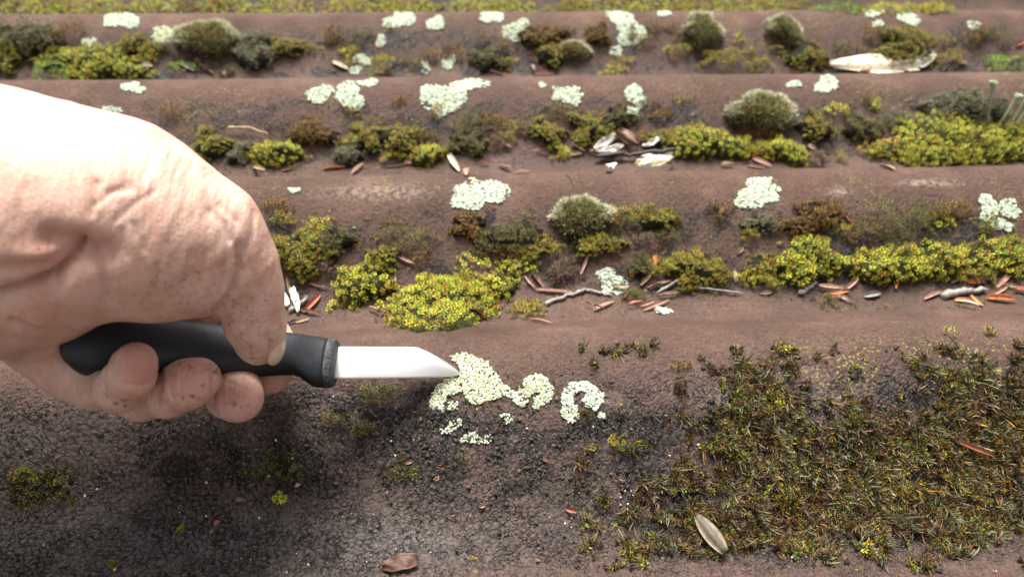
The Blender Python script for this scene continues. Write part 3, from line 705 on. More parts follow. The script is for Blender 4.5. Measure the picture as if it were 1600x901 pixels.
def twig(pts, wpx, colr, label, name='twig', lift=.8):
    H_ = [hit(x, y) for x, y in pts]; m = H_[len(H_)//2]; rad = wpx/2*np.linalg.norm(m-CAM)/FPX
    P_ = []
    for i in range(len(H_)-1):
        for t in np.linspace(0, 1, 7, endpoint=False): P_.append(H_[i]*(1-t)+H_[i+1]*t)
    P_.append(H_[-1]); P_ = np.array(P_); n_ = normal(P_[:, 0], P_[:, 1]); z = np.maximum(P_[:, 2], roofz(P_[:, 0], P_[:, 1])); P_[:, 2] = z
    r = np.random.default_rng(int(pts[0][0])); P_ = P_+n_*lift+r.normal(size=P_.shape)*.12*rad*2
    tn = np.gradient(P_, axis=0); tn /= np.linalg.norm(tn, axis=1, keepdims=True)
    s_ = np.cross(tn, n_); s_ /= np.linalg.norm(s_, axis=1, keepdims=True); q = np.cross(s_, tn)
    ns = 8; V = []; F = []
    for i in range(len(P_)):
        rr = rad*(1-.45*i/len(P_))*(1+.25*r.normal()*.5)
        if i in (0, len(P_)-1): rr *= .5
        for j in range(ns):
            a = 2*math.pi*j/ns; V.append(P_[i]+rr*(math.cos(a)*s_[i]+math.sin(a)*q[i]))
            if i: F.append(((i-1)*ns+j, (i-1)*ns+(j+1) % ns, i*ns+(j+1) % ns, i*ns+j))
    n0 = len(V); V += [P_[0], P_[-1]]
    T = [(n0, (j+1) % ns, j) for j in range(ns)]+[(n0+1, n0-ns+j, n0-ns+(j+1) % ns) for j in range(ns)]
    V = np.array(V); col = C_(LC[colr])*(.7+.6*vn(V[:, 0]*1.5, V[:, 1]*1.5, 3))[:, None]
    o = mk(name, V, [np.array(F), np.array(T)], M_LITT, origin=P_.mean(0), col=col)
    tag(o, label, name.replace('_', ' ')); return o

for t in [(820,431,836,451,7,'pink'),(829,424,851,452,7,'brown'),(836,454,897,459,6,'pink'),(918,400,906,431,6,'pink'),(827,501,862,507,7,'pink'),(928,487,960,473,8,'pink'),
          (757,424,746,463,8,'pink'),(757,466,738,487,8,'pink'),(733,426,764,431,5,'white'),(507,396,514,428,5,'brown'),(617,424,619,449,5,'brown'),(622,402,650,414,6,'pink'),(594,414,600,424,6,'pink'),
          (608,418,624,414,6,'brown'),(770,450,792,441,6,'cream'),(756,474,784,484,6,'brown'),(750,484,770,492,6,'brown'),(800,424,812,432,7,'tan'),(860,430,880,436,5,'brown'),(436,415,462,430,6,'brown'),(448,432,454,462,6,'brown'),
          (477,487,501,463,11,'red'),(438,484,449,473,9,'orange'),(463,506,484,501,7,'tan'),(448,509,464,504,8,'black'),(1022,399,1024,416,10,'orange'),(1000,446,1022,424,8,'pink'),(1000,480,1022,472,7,'pink'),
          (1004,487,1045,472,8,'pink'),(1278,315,1281,341,8,'tan'),(1319,337,1337,356,5,'red'),(1292,467,1319,469,7,'brown'),(1349,465,1375,461,12,'grey'),(1398,352,1408,362,5,'tan'),(1402,350,1404,372,4,'brown'),
          (1520,443,1548,437,9,'brown'),(1555,450,1578,428,8,'pink'),(1545,462,1574,447,8,'pink'),(1518,463,1536,480,8,'orange'),(1491,471,1518,474,7,'orange'),(1540,468,1586,473,13,'orange'),(1443,469,1469,458,7,'pink'),(1585,454,1604,459,8,'red'),(1560,444,1590,452,6,'tan'),(1420,384,1430,378,5,'brown'),(1150,395,1160,388,6,'pink'),
          (702,243,719,270,12,'cream'),(729,276,731,256,11,'pink'),(631,237,643,250,7,'pink'),(550,273,569,258,7,'pink'),(648,206,662,226,6,'pink'),(596,262,640,258,5,'brown'),(780,262,800,268,8,'brown'),(806,272,830,272,7,'pink'),
          (1171,236,1195,238,7,'red'),(1175,250,1205,263,8,'pink'),(1168,260,1195,264,7,'pink'),(1166,244,1192,250,6,'brown'),(1262,250,1281,262,8,'pink'),(1374,262,1397,269,9,'tan'),(1182,212,1196,208,7,'orange'),(932,216,940,226,6,'pink'),(398,262,445,277,9,'tan'),(506,267,540,263,7,'orange'),(440,268,460,264,7,'brown'),
          (520,98,545,110,9,'cream'),(284,98,306,112,10,'grey'),(306,92,318,106,8,'brown'),(318,108,334,118,7,'brown'),(348,116,360,124,7,'pink'),(223,101,240,105,9,'cream'),(835,117,864,117,8,'pink'),(784,106,800,112,6,'orange'),(1278,92,1302,106,12,'orange'),
          (1585,72,1598,66,6,'red'),(1363,705,1382,708,9,'red'),(1160,780,1170,792,7,'red'),(885,795,900,800,10,'red'),(1040,797,1062,800,6,'brown')]:
    scale_(*t)
scale_(428,452,452,480,20,'white', label='oval whitish seed hull lying beside the thumb tip', what='seed_hull', fold=-.8, curl=.5, lift=2)
scale_(457,452,466,492,14,'white', label='crumpled whitish husk shred just right of the thumb', what='husk_shred', wob=1.2, lift=1.4)
scale_(452,488,482,466,12,'grey', label='grey-white husk shred in the pile right of the thumb, leaning on a red scale', what='husk_shred', wob=1.0, lift=1.6)
scale_(720,494,756,500,26,'orange', label='curled orange dead leaf at the foot of the large cushion behind the blade', what='dead_leaf', wob=1.6, curl=1.1, lift=1.4, taper=(.2, .12))
scale_(678,506,716,492,20,'brown', label='dark brown curled leaf beside the orange leaf', what='dead_leaf', wob=1.4, curl=1.1, lift=1.2, taper=(.2, .12))
scale_(606,482,612,508,13,'brown', label='narrow dark brown leaf between the two yellow-green cushions', what='dead_leaf', wob=1.0, lift=1.2)
scale_(598,888,654,882,26,'leaf', label='reddish brown broken leaf at the bottom edge of the picture', what='dead_leaf', wob=1.3, curl=.5, fold=-.6, lift=1.6, bend=.1, taper=(.12, .2))
scale_(1083,813,1128,871,27,'pod', label='grey-brown hollow boat-shaped seed pod on the dark moss mat', what='seed_pod', curl=.5, fold=-.9, bend=.08, lift=4.0, th=.4, taper=(.06, .12), edge=(.17, .135, .09))
scale_(1472,683,1541,712,8,'red', label='long rust-red needle lying across the dark moss mat', what='conifer_needle', lift=3.6)
scale_(1292,106,1430,102,30,'cream', label='long cream dry petal lying in the farthest furrow', what='dry_petal', curl=.4, fold=-.7, wob=1.2, lift=4.5, taper=(.04, .3))
scale_(1430,104,1456,88,20,'white', label='pale triangular husk flake right of the long cream petal', what='husk_flake', fold=-.4, wob=1.0, lift=3.5, taper=(.3, .1))
for i, (t, lb) in enumerate([((928,238,964,212,16,'white'), 'upper left whitish husk of the husk heap'), ((935,245,972,234,12,'white'), 'slim whitish husk resting under the upper left husk of the heap'), ((962,208,994,232,20,'brown'), 'brown topped husk at the peak of the husk heap'),
      ((1002,232,1034,219,10,'white'), 'hooked whitish husk at the right of the husk heap'), ((948,271,981,260,12,'white'), 'lowest left whitish husk below the mossy twig'), ((994,268,1050,258,16,'cream'), 'long cream husk below the mossy twig'), ((1000,250,1052,245,13,'white'), 'flat whitish husk just below the mossy twig')]):
    scale_(*t, label=lb, what='husk_shred', wob=1.4, lift=3.2+.7*(i % 3), curl=.5, fold=-.8)
twig([(851,477),(885,464),(918,454),(956,463)], 7, 'grey', 'dark gnarled twig right of the large cushion behind the blade')
twig([(1026,461),(1056,441),(1094,454),(1161,461)], 5, 'grey', 'bent pale grey stalk lying below the olive tuft behind the blade', lift=1.6)
twig([(1247,461),(1262,452),(1274,442)], 8, 'grey', 'short dark twig stub at the foot of a large cushion')
twig([(1469,465),(1505,460),(1540,455)], 11, 'grey', 'thick grey bark stick in the litter pile near the right edge', lift=1.6)
twig([(928,250),(1000,246),(1072,238)], 8, 'black', 'mossy dark twig crossing the whitish husk heap', lift=3.4)
twig([(358,203),(392,203),(422,214)], 3.5, 'tan', 'thin curved pale stalk above the cushions right of the wrist', lift=3, name='stalk')
twig([(738,99),(757,108),(787,119)], 4, 'brown', 'thin brown stalk right of a lichen spot in the farthest furrow', name='stalk')
twig([(885,274),(893,282),(897,292)], 2.5, 'black', 'tiny dark curved stalk on the crest behind the hoary cushion', name='stalk', lift=.2)

# more loose scales and straws tangled in the furrows, chips on the nearest slope
rl = np.random.default_rng(909)
for lo_, hi_, n_ in ((88, 116, 20), (222, 264, 26), (400, 494, 44), (690, 890, 16)):
    k_ = 0
    while k_ < n_:
        x_, y_ = rl.uniform(10, 1590), rl.uniform(lo_, hi_)
        if lo_ < 690 and (vn(x_/60, y_/40, 88) < .42 or (x_ < 440 and y_ > 130)): continue
        if lo_ == 690 and (x_ > 1100 or x_ < 60): continue
        big_ = .55+y_/700
        L_ = rl.uniform(12, 34)*big_ if lo_ < 690 else rl.uniform(7, 15)
        a_ = rl.uniform(-.9, .9) if rl.random() < .8 else rl.uniform(0, 3.1)
        dx, dy = L_*math.cos(a_), L_*.6*math.sin(a_)
        if y_+abs(dy) > hi_+2: continue
        kd = ['pink', 'brown', 'tan', 'orange', 'red', 'cream'][rl.choice(6, p=[.34, .26, .16, .1, .1, .04])]
        straw = rl.random() < .3 and lo_ < 690
        scale_(x_, y_, x_+dx, y_+dy, (2.6 if straw else rl.uniform(5, 8))*(1 if lo_ < 690 else .9), kd, curl=rl.uniform(.3, 1), wob=rl.uniform(0, .5), bend=rl.uniform(-.03, .06),
               lift=rl.uniform(.5, 2.0) if lo_ < 690 else .35, what='straw' if straw else 'bud_scale')
        k_ += 1

# cup lichens (goblets)
def cup(px, py, hpx, k, lb):
    b = hit(px, py); s_ = np.linalg.norm(b-CAM)/FPX; H_ = hpx*s_*1.6
    prof = [(.9, 0), (.8, .35), (.9, .6), (1.4, .8), (2.3, .95), (2.6, 1.0), (2.2, .97), (1.2, .84), (0.05, .78)]
    ns = 14; V = []; F = []; ax = C_([.25*k, .1, 1.]); ax /= np.linalg.norm(ax)
    for i, (rr, z) in enumerate(prof):
        for j in range(ns):
            a = 2*math.pi*j/ns; q = rr*(1+.12*math.sin(3*a+px))*.8
            V.append(b+C_([math.cos(a)*q, math.sin(a)*q, 0])+ax*z*H_+C_([0, 0, 1.5]))
            if i: F.append(((i-1)*ns+j, (i-1)*ns+(j+1) % ns, i*ns+(j+1) % ns, i*ns+j))
    V = np.array(V); o = mk('cup_lichen', V, [np.array(F)], M_LICH, origin=b, col=C_([.34, .40, .24])*(.8+.4*vn(V[:, 0], V[:, 2], 3))[:, None])
    tag(o, lb, 'lichen', 'goblet lichens on the large far right cushion')
for px, py, hp, k, lb in [(1540,200,36,-1,'leftmost pale green goblet-shaped lichen on the big far right cushion'), (1555,205,28,1,'second pale green goblet lichen on the big far right cushion'), (1572,208,40,.6,'third and tallest pale green goblet lichen on the big far right cushion'), (1588,196,30,1,'rightmost pale green goblet lichen beside the frame edge')]:
    cup(px, py, hp, k, lb)

# ------------------------------------------------------------------ knife
def hd(x): return 204.5-(525-np.asarray(x, float))*0.088        # depth of the knife axis (mm) against picture x
TIP = hit(716, 586); TIPD = float((TIP-CAM)@FWD)
def mat_handle():
    m, n, b = nodes('black_plastic'); v = pos_mm(n); g = noise(n, v, 6, 3); s_ = noise(n, v, .5, 5, .7)
    c = ramp(n, s_, [(.35, (.004, .0055, .008)), (.62, (.007, .009, .012)), (.76, (.022, .027, .032))])
    n.links.new(c, b.inputs['Base Color']); n.links.new(ramp(n, s_, [(.3, (.36,)*3), (.7, (.52,)*3)]), b.inputs['Roughness'])
    bump(n, b, g, .06); return m
def mat_blade():
    m, n, b = nodes('blade_steel'); v = pos_mm(n, (.15, 1, 1)); g = noise(n, v, 3, 4)
    b.inputs['Metallic'].default_value = 1; b.inputs['Base Color'].default_value = (.86, .86, .83, 1)
    n.links.new(ramp(n, g, [(.3, (.46,)*3), (.7, (.54,)*3)]), b.inputs['Roughness']); bump(n, b, g, .01); return m
M_HAN, M_BLA = mat_handle(), mat_blade()
M_WORN = mat_col('worn_plastic', .7, .3, .8, 1.0, .35, 1.5)
TILT = .62
knife_o = PT(400, 560, hd(400))
knife = empty('knife', knife_o)
tag(knife, 'small paring knife with black plastic handle held against the roof', 'knife')
def loft(st, name, mat, parent, ns=28, col=None, p=2.6):
    """st: x, top, bottom, half thickness mm"""
    V = []; F = []
    for i, (x, tp, bt, th) in enumerate(st):
        cy = (tp+bt)/2; dep = float(hd(x)); c = PT(x, cy, dep); hh = (bt-tp)/2*dep/FPX
        upv = UP+FWD*TILT; upv = upv/np.linalg.norm(upv); sd = np.cross(upv, RIGHT); sd /= np.linalg.norm(sd)
        hh *= np.linalg.norm([1, TILT])*.93
        for j in range(ns):
            a = 2*math.pi*j/ns; ca, sa = math.cos(a), math.sin(a)
            e = lambda q: math.copysign(abs(q)**(2/p), q)
            V.append(c+upv*hh*e(sa)+sd*th*e(ca))
            if i: F.append(((i-1)*ns+j, (i-1)*ns+(j+1) % ns, i*ns+(j+1) % ns, i*ns+j))
    n0 = len(V); V = V+[np.mean(V[:ns], 0), np.mean(V[-ns:], 0)]
    T = [(n0, (j+1) % ns, j) for j in range(ns)]+[(n0+1, n0-ns+j, n0-ns+(j+1) % ns) for j in range(ns)]
    return mk(name, V, [np.array(F), np.array(T)], mat, parent=parent, origin=np.mean(V, 0), col=None if col is None else np.broadcast_to(C_(col), (len(V), 3)))
xs = np.array([106,110,118,132,150,180,220,280,345,400,440,458,470,480,490,500,508,512])
tp = np.interp(xs, [106,110,118,132,150,200,345,420,470,512], [528,515,504,496,492,494,512,521,526,531.])
bt = np.interp(xs, [106,110,118,132,150,180,220,345,400,440,458,470,480,490,500,512], [548,560,570,579,585,589,592,590,584,581,581,585,592,599,602,602.])
th = np.interp(xs, [106,110,118,132,150,300,420,512], [2,4.,5.5,6.5,7,7,6.2,5.2])
loft(list(zip(xs, tp, bt, th)), 'handle', M_HAN, knife)
cap = [(512.3, 531, 602, 5.1), (516, 531, 602.5, 5.2), (520, 531, 602, 5.1), (523.5, 532, 600, 4.8), (525.8, 535, 596, 4.0)]
loft(cap, 'worn_handle_end', M_WORN, knife, col=(.055, .06, .06))
# blade: outline in the plane of the knife
def blade():
    d0, d1 = float(hd(524)), TIPD-.6
    def bp(x, y, z=0.):
        dep = d0+(d1-d0)*(x-524)/(716-524)+TILT*(568-y)*d0/FPX*.85*min(1, max(.2, (716-x)/80))
        p_ = PT(x, y, dep); nrm = np.cross(RIGHT, UP+FWD*TILT); nrm /= np.linalg.norm(nrm)
        return p_+nrm*z
    top = [(519,543),(560,542.5),(600,542.5),(638,542.5),(653,543.5),(668,549.5),(684,558),(699,567),(709,574),(716,580),(718,583.5)]
    bot = [(519,592),(560,591.5),(600,591),(635,590.5),(655,590),(672,589.5),(688,588.5),(702,587.5),(711,586.5),(716,585.5),(717.5,584.6)]
    V = []; n = len(top); F = []
    for side in (1, -1):
        for i in range(n):
            (xt, yt), (xb, yb) = top[i], bot[i]
            t_ = .55*(1-i/n*.5)
            for f, q in ((0, t_), (.5, t_*.95), (.95, t_*.88), (1, .04)):
                V.append(bp(xt+(xb-xt)*f, yt+(yb-yt)*f, side*q))
    def id_(s_, i, j): return s_*n*4+i*4+j
    for s_ in (0, 1):
        for i in range(n-1):
            for j in range(3):
                q = (id_(s_, i, j), id_(s_, i, j+1), id_(s_, i+1, j+1), id_(s_, i+1, j)); F.append(q if s_ == 0 else q[::-1])
    for i in range(n-1):
        F.append((id_(0, i, 0), id_(0, i+1, 0), id_(1, i+1, 0), id_(1, i, 0))); F.append((id_(0, i, 3), id_(1, i, 3), id_(1, i+1, 3), id_(0, i+1, 3)))
    for j in range(3):
        F.append((id_(0, n-1, j), id_(0, n-1, j+1), id_(1, n-1, j+1), id_(1, n-1, j))); F.append((id_(0, 0, j), id_(1, 0, j), id_(1, 0, j+1), id_(0, 0, j+1)))
    o = mk('blade', V, [np.array(F)], M_BLA, parent=knife, origin=np.mean(V, 0), smooth_=False)
blade()

# ------------------------------------------------------------------ hand (one continuous body from a distance field)
def cs(px, py, d): return np.array([(px-800)/FPX*d, -(py-450.5)/FPX*d, d])
def chain(pts): return [(cs(x, y, d), r_*d/FPX) for x, y, d, r_ in pts]
def sd_chain(p, ch, k=1.5):
    res = None
    for (a, ra), (b, rb) in zip(ch[:-1], ch[1:]):
        ab = b-a; h = np.clip(((p-a)@ab)/(ab@ab), 0, 1)
        d = np.linalg.norm(p-a-h[..., None]*ab, axis=-1)-(ra+(rb-ra)*h)
        res = d if res is None else smin(res, d, k)
    return res
def smin(a, b, k):
    h = np.maximum(k-np.abs(a-b), 0)/k
    return np.minimum(a, b)-h*h*k*.25
ARM = chain([(-520, 300, 158, 235), (-250, 322, 158, 215), (0, 346, 157, 203), (120, 338, 157, 160), (190, 338, 158, 139)])
THEN = chain([(190, 338, 158, 139), (265, 366, 161, 116), (325, 376, 164, 88)])
THEN2 = chain([(150, 390, 160, 84), (250, 405, 161, 86), (318, 418, 164, 74)])
THUMB = chain([(325, 376, 164, 88), (372, 415, 168, 58), (388, 455, 171, 50), (399, 505, 175, 43), (405, 533, 178, 37)])
HEEL = chain([(20, 400, 168, 140), (60, 480, 172, 80), (80, 530, 176, 58)])
PALM = chain([(100, 420, 182, 100), (210, 440, 192, 80), (310, 450, 200, 60)])
PINK = chain([(80, 525, 178, 56), (118, 575, 178, 46), (150, 600, 176, 40)])
PINK2 = chain([(150, 598, 176, 38), (188, 606, 169, 37), (202, 584, 165, 38), (212, 566, 164, 32)])
RING = chain([(120, 500, 192, 60), (170, 590, 193, 42), (222, 620, 188, 36), (264, 612, 179, 38), (292, 600, 175, 38), (310, 592, 174, 34)])
MIDD = chain([(220, 480, 200, 52), (270, 570, 201, 42), (325, 590, 199, 38), (350, 600, 194, 37), (366, 614, 190, 41), (375, 624, 188, 35)])
INDX = chain([(310, 450, 202, 52), (400, 492, 209, 36), (424, 535, 211, 33), (424, 582, 206, 30), (422, 584, 205, 29)])
def sdf(p):
    body = smin(sd_chain(p, ARM, 6), sd_chain(p, THEN, 5), 6)
    body = smin(body, sd_chain(p, THEN2, 5), 5)
    body = smin(body, sd_chain(p, HEEL, 6), 7)
    body = smin(body, sd_chain(p, PALM, 5), 5)
    body = smin(body, sd_chain(p, THUMB, 3), 3)
    pk = smin(sd_chain(p, PINK, 4), body, 5)
    pk = smin(pk, sd_chain(p, PINK2, 1.5), 1.2)
    pk = smin(pk, sd_chain(p, RING, 2), 0.8)
    pk = smin(pk, sd_chain(p, MIDD, 2), 0.8)
    return smin(pk, sd_chain(p, INDX, 2), 0.8)
def surface_nets(lo, hi, h, BS=16):
    n = np.ceil((hi-lo)/h/BS).astype(int)*BS
    f = np.ones(tuple(n+1), np.float32)*9
    nb = n//BS; cb = lo+(np.stack(np.meshgrid(*[np.arange(q) for q in nb], indexing='ij'), -1)+.5)*BS*h
    dc = sdf(cb.reshape(-1, 3)).reshape(nb)
    rad = BS*h*math.sqrt(3)/2*1.35+2
    g1 = np.arange(BS+1)
    for ix in np.ndindex(*nb):
        s_ = tuple(slice(i*BS, i*BS+BS+1) for i in ix)
        if abs(dc[ix]) > rad: 
            f[s_] = np.sign(dc[ix])*9; continue
    for ix in np.ndindex(*nb):
        if abs(dc[ix]) > rad: continue
        s_ = tuple(slice(i*BS, i*BS+BS+1) for i in ix)
        G = np.stack(np.meshgrid(*[lo[a]+(ix[a]*BS+g1)*h for a in range(3)], indexing='ij'), -1)
        f[s_] = sdf(G)
    ins = f < 0
    c = sum(ins[i:ins.shape[0]-1+i, j:ins.shape[1]-1+j, k:ins.shape[2]-1+k].astype(np.int8) for i in (0, 1) for j in (0, 1) for k in (0, 1))
    act = np.argwhere((c > 0) & (c < 8)); idx = -np.ones(c.shape, np.int64); idx[tuple(act.T)] = np.arange(len(act))
    acc = np.zeros((len(act), 3)); cnt = np.zeros(len(act))
    cor = [(i, j, k) for i in (0, 1) for j in (0, 1) for k in (0, 1)]
    for a in cor:
        for ax in range(3):
            if a[ax]: continue
            b = list(a); b[ax] = 1
            fa = f[tuple((act+a).T)]; fb = f[tuple((act+b).T)]; m_ = (fa < 0) != (fb < 0)
            t = np.where(m_, fa/np.where(m_, fa-fb, 1), 0)
            p_ = np.array(a)[None]+np.zeros((len(act), 3)); p_[:, ax] += t
            acc += p_*m_[:, None]; cnt += m_
    V = lo+(act+acc/cnt[:, None])*h
    F = []
    for ax in range(3):
        o1, o2 = [(1, 2), (2, 0), (0, 1)][ax]
        sl0 = [slice(None)]*3; sl1 = [slice(None)]*3; sl0[ax] = slice(0, -1); sl1[ax] = slice(1, None)
        a_, b_ = ins[tuple(sl0)], ins[tuple(sl1)]
        e = np.argwhere(a_ != b_); e = e[(e[:, o1] > 0) & (e[:, o2] > 0) & (e[:, o1] < n[o1]) & (e[:, o2] < n[o2])]
        flip = a_[tuple(e.T)]
        def ci(d1, d2):
            q = e.copy(); q[:, o1] -= d1; q[:, o2] -= d2; return idx[tuple(q.T)]
        q = np.stack([ci(1, 1), ci(0, 1), ci(0, 0), ci(1, 0)], -1)
        q[~flip] = q[~flip][:, ::-1]; F.append(q)
    return V, np.concatenate(F)
def hand():
    lo = np.array([-230, -62, 118.]); hi = np.array([-48, 62, 222.])
    V, F = surface_nets(lo, hi, .6)
    # relax
    for _ in range(3):
        S = np.zeros_like(V); Cn = np.zeros(len(V))
        for a, b in ((0, 1), (1, 2), (2, 3), (3, 0)):
            np.add.at(S, F[:, a], V[F[:, b]]); np.add.at(Cn, F[:, a], 1)
        V = .4*V+.6*S/Cn[:, None]
    e1 = V[F[:, 1]]-V[F[:, 0]]; e2 = V[F[:, 3]]-V[F[:, 0]]; fn = np.cross(e1, e2); Nn = np.zeros_like(V)
    for a in range(4): np.add.at(Nn, F[:, a], fn)
    Nn /= np.linalg.norm(Nn, axis=1, keepdims=True)+1e-9
    if (Nn[:, 2]*(V[:, 2]-V[:, 2].mean())).sum() < 0: Nn = -Nn; F = F[:, ::-1]
    px = 800+FPX*V[:, 0]/V[:, 2]; py = 450.5-FPX*V[:, 1]/V[:, 2]; fr = smooth(.15, -.25, Nn[:, 2])
    def seg(pts):
        d = np.full(len(V), 1e9)
        for (x1, y1), (x2, y2) in zip(pts[:-1], pts[1:]):
            L2 = (x2-x1)**2+(y2-y1)**2; t = np.clip(((px-x1)*(x2-x1)+(py-y1)*(y2-y1))/L2, 0, 1)
            d = np.minimum(d, np.hypot(px-x1-t*(x2-x1), py-y1-t*(y2-y1)))
        return d
    disp = np.zeros(len(V))
    front = fr*(V[:, 2] < 186)
    for pts, dep, wd in [
        ([(0, 462), (40, 452), (85, 432), (118, 402), (128, 378)], 1.6, 6), ([(0, 468), (40, 456), (85, 436), (125, 400)], 1.3, 20), ([(0, 420), (60, 415), (110, 395)], .7, 12), ([(80, 372), (120, 380), (165, 395)], 1.6, 20),
        ([(145, 400), (160, 430), (168, 462)], .8, 9), ([(374, 385), (377, 420), (366, 455), (342, 482), (332, 492)], .9, 6), ([(352, 410), (349, 440), (343, 462)], .35, 4),
        ([(296, 395), (291, 425), (283, 450)], .22, 4), ([(322, 392), (318, 430), (306, 462)], .25, 4), ([(246, 410), (243, 440), (236, 462)], .2, 4), ([(268, 400), (266, 440)], .15, 3),
        ([(152, 285), (150, 310), (142, 335)], .35, 5), ([(168, 300), (190, 292), (205, 288)], .2, 5), ([(150, 320), (175, 300), (208, 296)], .25, 4), ([(180, 345), (210, 318), (240, 300)], .2, 4), ([(398, 330), (395, 365), (384, 392)], .2, 4),
        ([(215, 612), (205, 588), (160, 560)], .0, 4), ([(163, 560), (158, 590), (163, 625)], .6, 5), ([(420, 520), (423, 545), (420, 572)], .5, 3),
        ([(40, 552), (90, 535), (120, 545)], .5, 8), ([(386, 400), (396, 430), (400, 450)], .2, 4), ([(350,500),(380,508),(412,505)], .15, 4), ([(196,598),(222,603),(246,592)], .3, 2.5), ([(180,585),(172,560)], .4, 6), ([(244,560),(250,590),(244,630)], .5, 5), ([(262,600),(270,622)], .25, 3), ([(332,560),(334,600),(330,640)], .4, 5), ([(352,596),(366,600)], .2, 3), ([(398,520),(412,530)], .2, 3), ([(20,500),(60,515),(110,520)], .7, 6), ([(330,330),(350,350),(360,375)], .35, 6), ([(345,320),(368,345)], .3, 5), ([(210,350),(225,390)], .25, 5), ([(190,360),(200,400)], .2, 5)]:
        disp -= front*dep*1.5*np.exp(-(seg(pts)/wd)**2)
    for cx, cy, rx, ry, a in [(60, 400, 45, 16, .8), (120, 470, 40, 40, .9), (215, 425, 60, 40, .6), (40, 505, 40, 26, .6), (390, 450, 20, 30, .3)]:
        disp += front*a*np.exp(-(((px-cx)/rx)**2+((py-cy)/ry)**2))
    disp += front*.22*(fbm(px/16+py/40, py/34, 12, 3)-.5)*2*(1-smooth(300, 150, py)*.5)
    V = V+Nn*disp[:, None]
    # dirt specks and reddening on fingertips as attributes
    r = np.random.default_rng(8); dirt = np.zeros(len(V))
    sp = [(367, 632, 5.5), (363, 628, 3), (337, 580, 6), (340, 575, 4), (318, 602, 5), (275, 586, 3), (290, 572, 2.5), (303, 571, 2), (180, 630, 6), (165, 622, 4), (195, 634, 5), (286, 621, 5), (300, 618, 4), (400, 566, 4), (366, 615, 2), (374, 611, 1.6), (385, 598, 1.6), (415, 470, 2), (425, 532, 2), (424, 482, 1.8), (280, 432, 1.6), (292, 480, 2), (366, 414, 2.4), (320, 352, 2), (233, 320, 1.5), (60, 525, 2.6), (70, 528, 2.0), (60, 388, 3.5), (15, 374, 4), (440, 508, 2.6), (436, 560, 2)]
    for i in range(60):
        cx, cy = [(370, 600), (290, 580), (330, 600), (410, 545), (190, 620), (395, 520)][i % 6]
        sp.append((cx+r.normal()*16, cy+r.normal()*12, .6+r.random()*1.2))
    jx = px+3.5*(vn(px/3, py/3, 1)-.5); jy = py+3.5*(vn(px/3, py/3, 2)-.5)
    for cx, cy, s_ in sp: dirt = np.maximum(dirt, (1-smooth(s_*.3, s_*.8, np.hypot(jx-cx, jy-cy)))*(fr > 0)*(.4+.9*vn(px/2.2, py/2.2, 66)))
    smud = np.zeros(len(V))
    for cx, cy, rx, ry in [(185, 628, 30, 12), (290, 618, 36, 12), (370, 625, 26, 26), (290, 572, 40, 18), (400, 560, 30, 16), (375, 500, 50, 60), (150, 600, 30, 20), (280, 440, 90, 40)]:
        smud = np.maximum(smud, np.exp(-(((px-cx)/rx)**2+((py-cy)/ry)**2)))
    gr_ = vn(px/2.6, py/2.0, 67)*.5+vn(px/7, py/5, 68)*.5
    dirt = np.maximum(dirt, smooth(.66, .80, gr_)*smud*(fr > 0)*.9)
    dirt = np.maximum(dirt, smooth(.45, .75, vn(px/9, py/6, 70))*smud*.16)
    red = np.zeros(len(V))
    for cx, cy, rx, ry, a in [(215, 570, 34, 44, 1.), (300, 590, 42, 36, 1.), (372, 620, 36, 36, .8), (425, 590, 30, 25, .8), (120, 385, 70, 30, .5), (350, 340, 30, 12, .35), (400, 420, 36, 60, .3), (60, 430, 80, 60, .35), (395, 540, 30, 30, .15), (310,398,16,6,.5)]:
        red += a*np.exp(-(((px-cx)/rx)**2+((py-cy)/ry)**2))
    W = CAM+V[:, :1]*RIGHT+V[:, 1:2]*UP+V[:, 2:]*FWD
    m, n, b = nodes('skin'); v = pos_mm(n)
    g1 = noise(n, v, .12, 4); g2 = noise(n, v, .9, 4); 
    c = ramp(n, g1, [(.3, (.52, .295, .22)), (.52, (.61, .395, .31)), (.75, (.68, .48, .395))])
    c = mix(n, 1., c, ramp(n, g2, [(.3, (.93, .9, .89)), (.7, (1.05, 1.06, 1.06))]), 'MULTIPLY')
    c = mix(n, math_(n, 'MULTIPLY', attr(n, 'red').outputs['Fac'], .75), c, (.47, .19, .155))
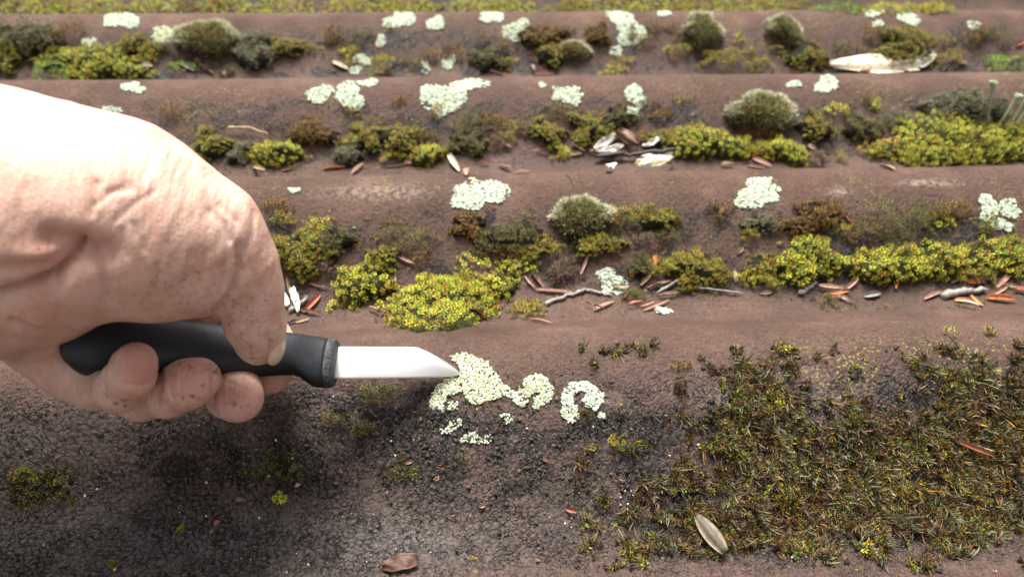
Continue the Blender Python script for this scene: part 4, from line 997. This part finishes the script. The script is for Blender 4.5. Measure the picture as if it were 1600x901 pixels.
    c = mix(n, math_(n, 'MULTIPLY', attr(n, 'grime').outputs['Fac'], .85), c, (.07, .04, .028))
    n.links.new(c, b.inputs['Base Color']); b.inputs['Roughness'].default_value = .48; b.inputs['Specular IOR Level'].default_value = .4
    b.inputs['Subsurface Weight'].default_value = .25; b.inputs['Subsurface Radius'].default_value = (1, .35, .2); b.inputs['Subsurface Scale'].default_value = .0022
    vo = N(n, 'TexVoronoi'); vo.feature = 'DISTANCE_TO_EDGE'; vo.inputs['Scale'].default_value = 1.0; n.links.new(pos_mm(n, (1, 1.0, .6)), vo.inputs['Vector'])
    h = bump(n, None, vo.outputs['Distance'], .25, .5)
    h = bump(n, None, noise(n, pos_mm(n, (1.0, .14, .14)), .7, 4, .5), 1.0, .6, prev=h)
    bump(n, b, noise(n, v, 4, 3), .12, .6, prev=h)
    o = mk('person', W, [F], m, origin=PT(190, 340, 158), attrs={'grime': dirt, 'red': np.clip(red, 0, 1)})
    o['_o'] = [float(q) for q in PT(190, 340, 158)]
    tag(o, 'bare soil-specked hand and wrist reaching in from the left, gripping the knife', 'person')
    # thumbnail, seen from its side
    m2, n2, b2 = nodes('fingernail'); b2.inputs['Roughness'].default_value = .3
    n2.links.new(ramp(n2, noise(n2, pos_mm(n2), .5, 4), [(.3, (.52, .36, .24)), (.7, (.66, .50, .36))]), b2.inputs['Base Color'])
    b2.inputs['Subsurface Weight'].default_value = .2; b2.inputs['Subsurface Scale'].default_value = .001
    Vn, Fn = ico(4)
    c0 = PT(431, 543, 178.5); ax1 = UP*1+RIGHT*.22+FWD*.0; ax1 /= np.linalg.norm(ax1); ax2 = FWD-RIGHT*.15; ax2 = ax2-ax1*(ax2@ax1); ax2 /= np.linalg.norm(ax2); ax3 = np.cross(ax1, ax2)
    Wn = c0+np.sign(Vn[:, :1])*np.abs(Vn[:, :1])**.85*ax1*4.6+Vn[:, 1:2]*ax2*4.2+Vn[:, 2:]*ax3*2.3
    mk('thumbnail', Wn, [Fn], m2, parent=o, origin=c0)
hand()
finish_labels()
for o in bpy.data.objects:
    if '_o' in o: del o['_o']
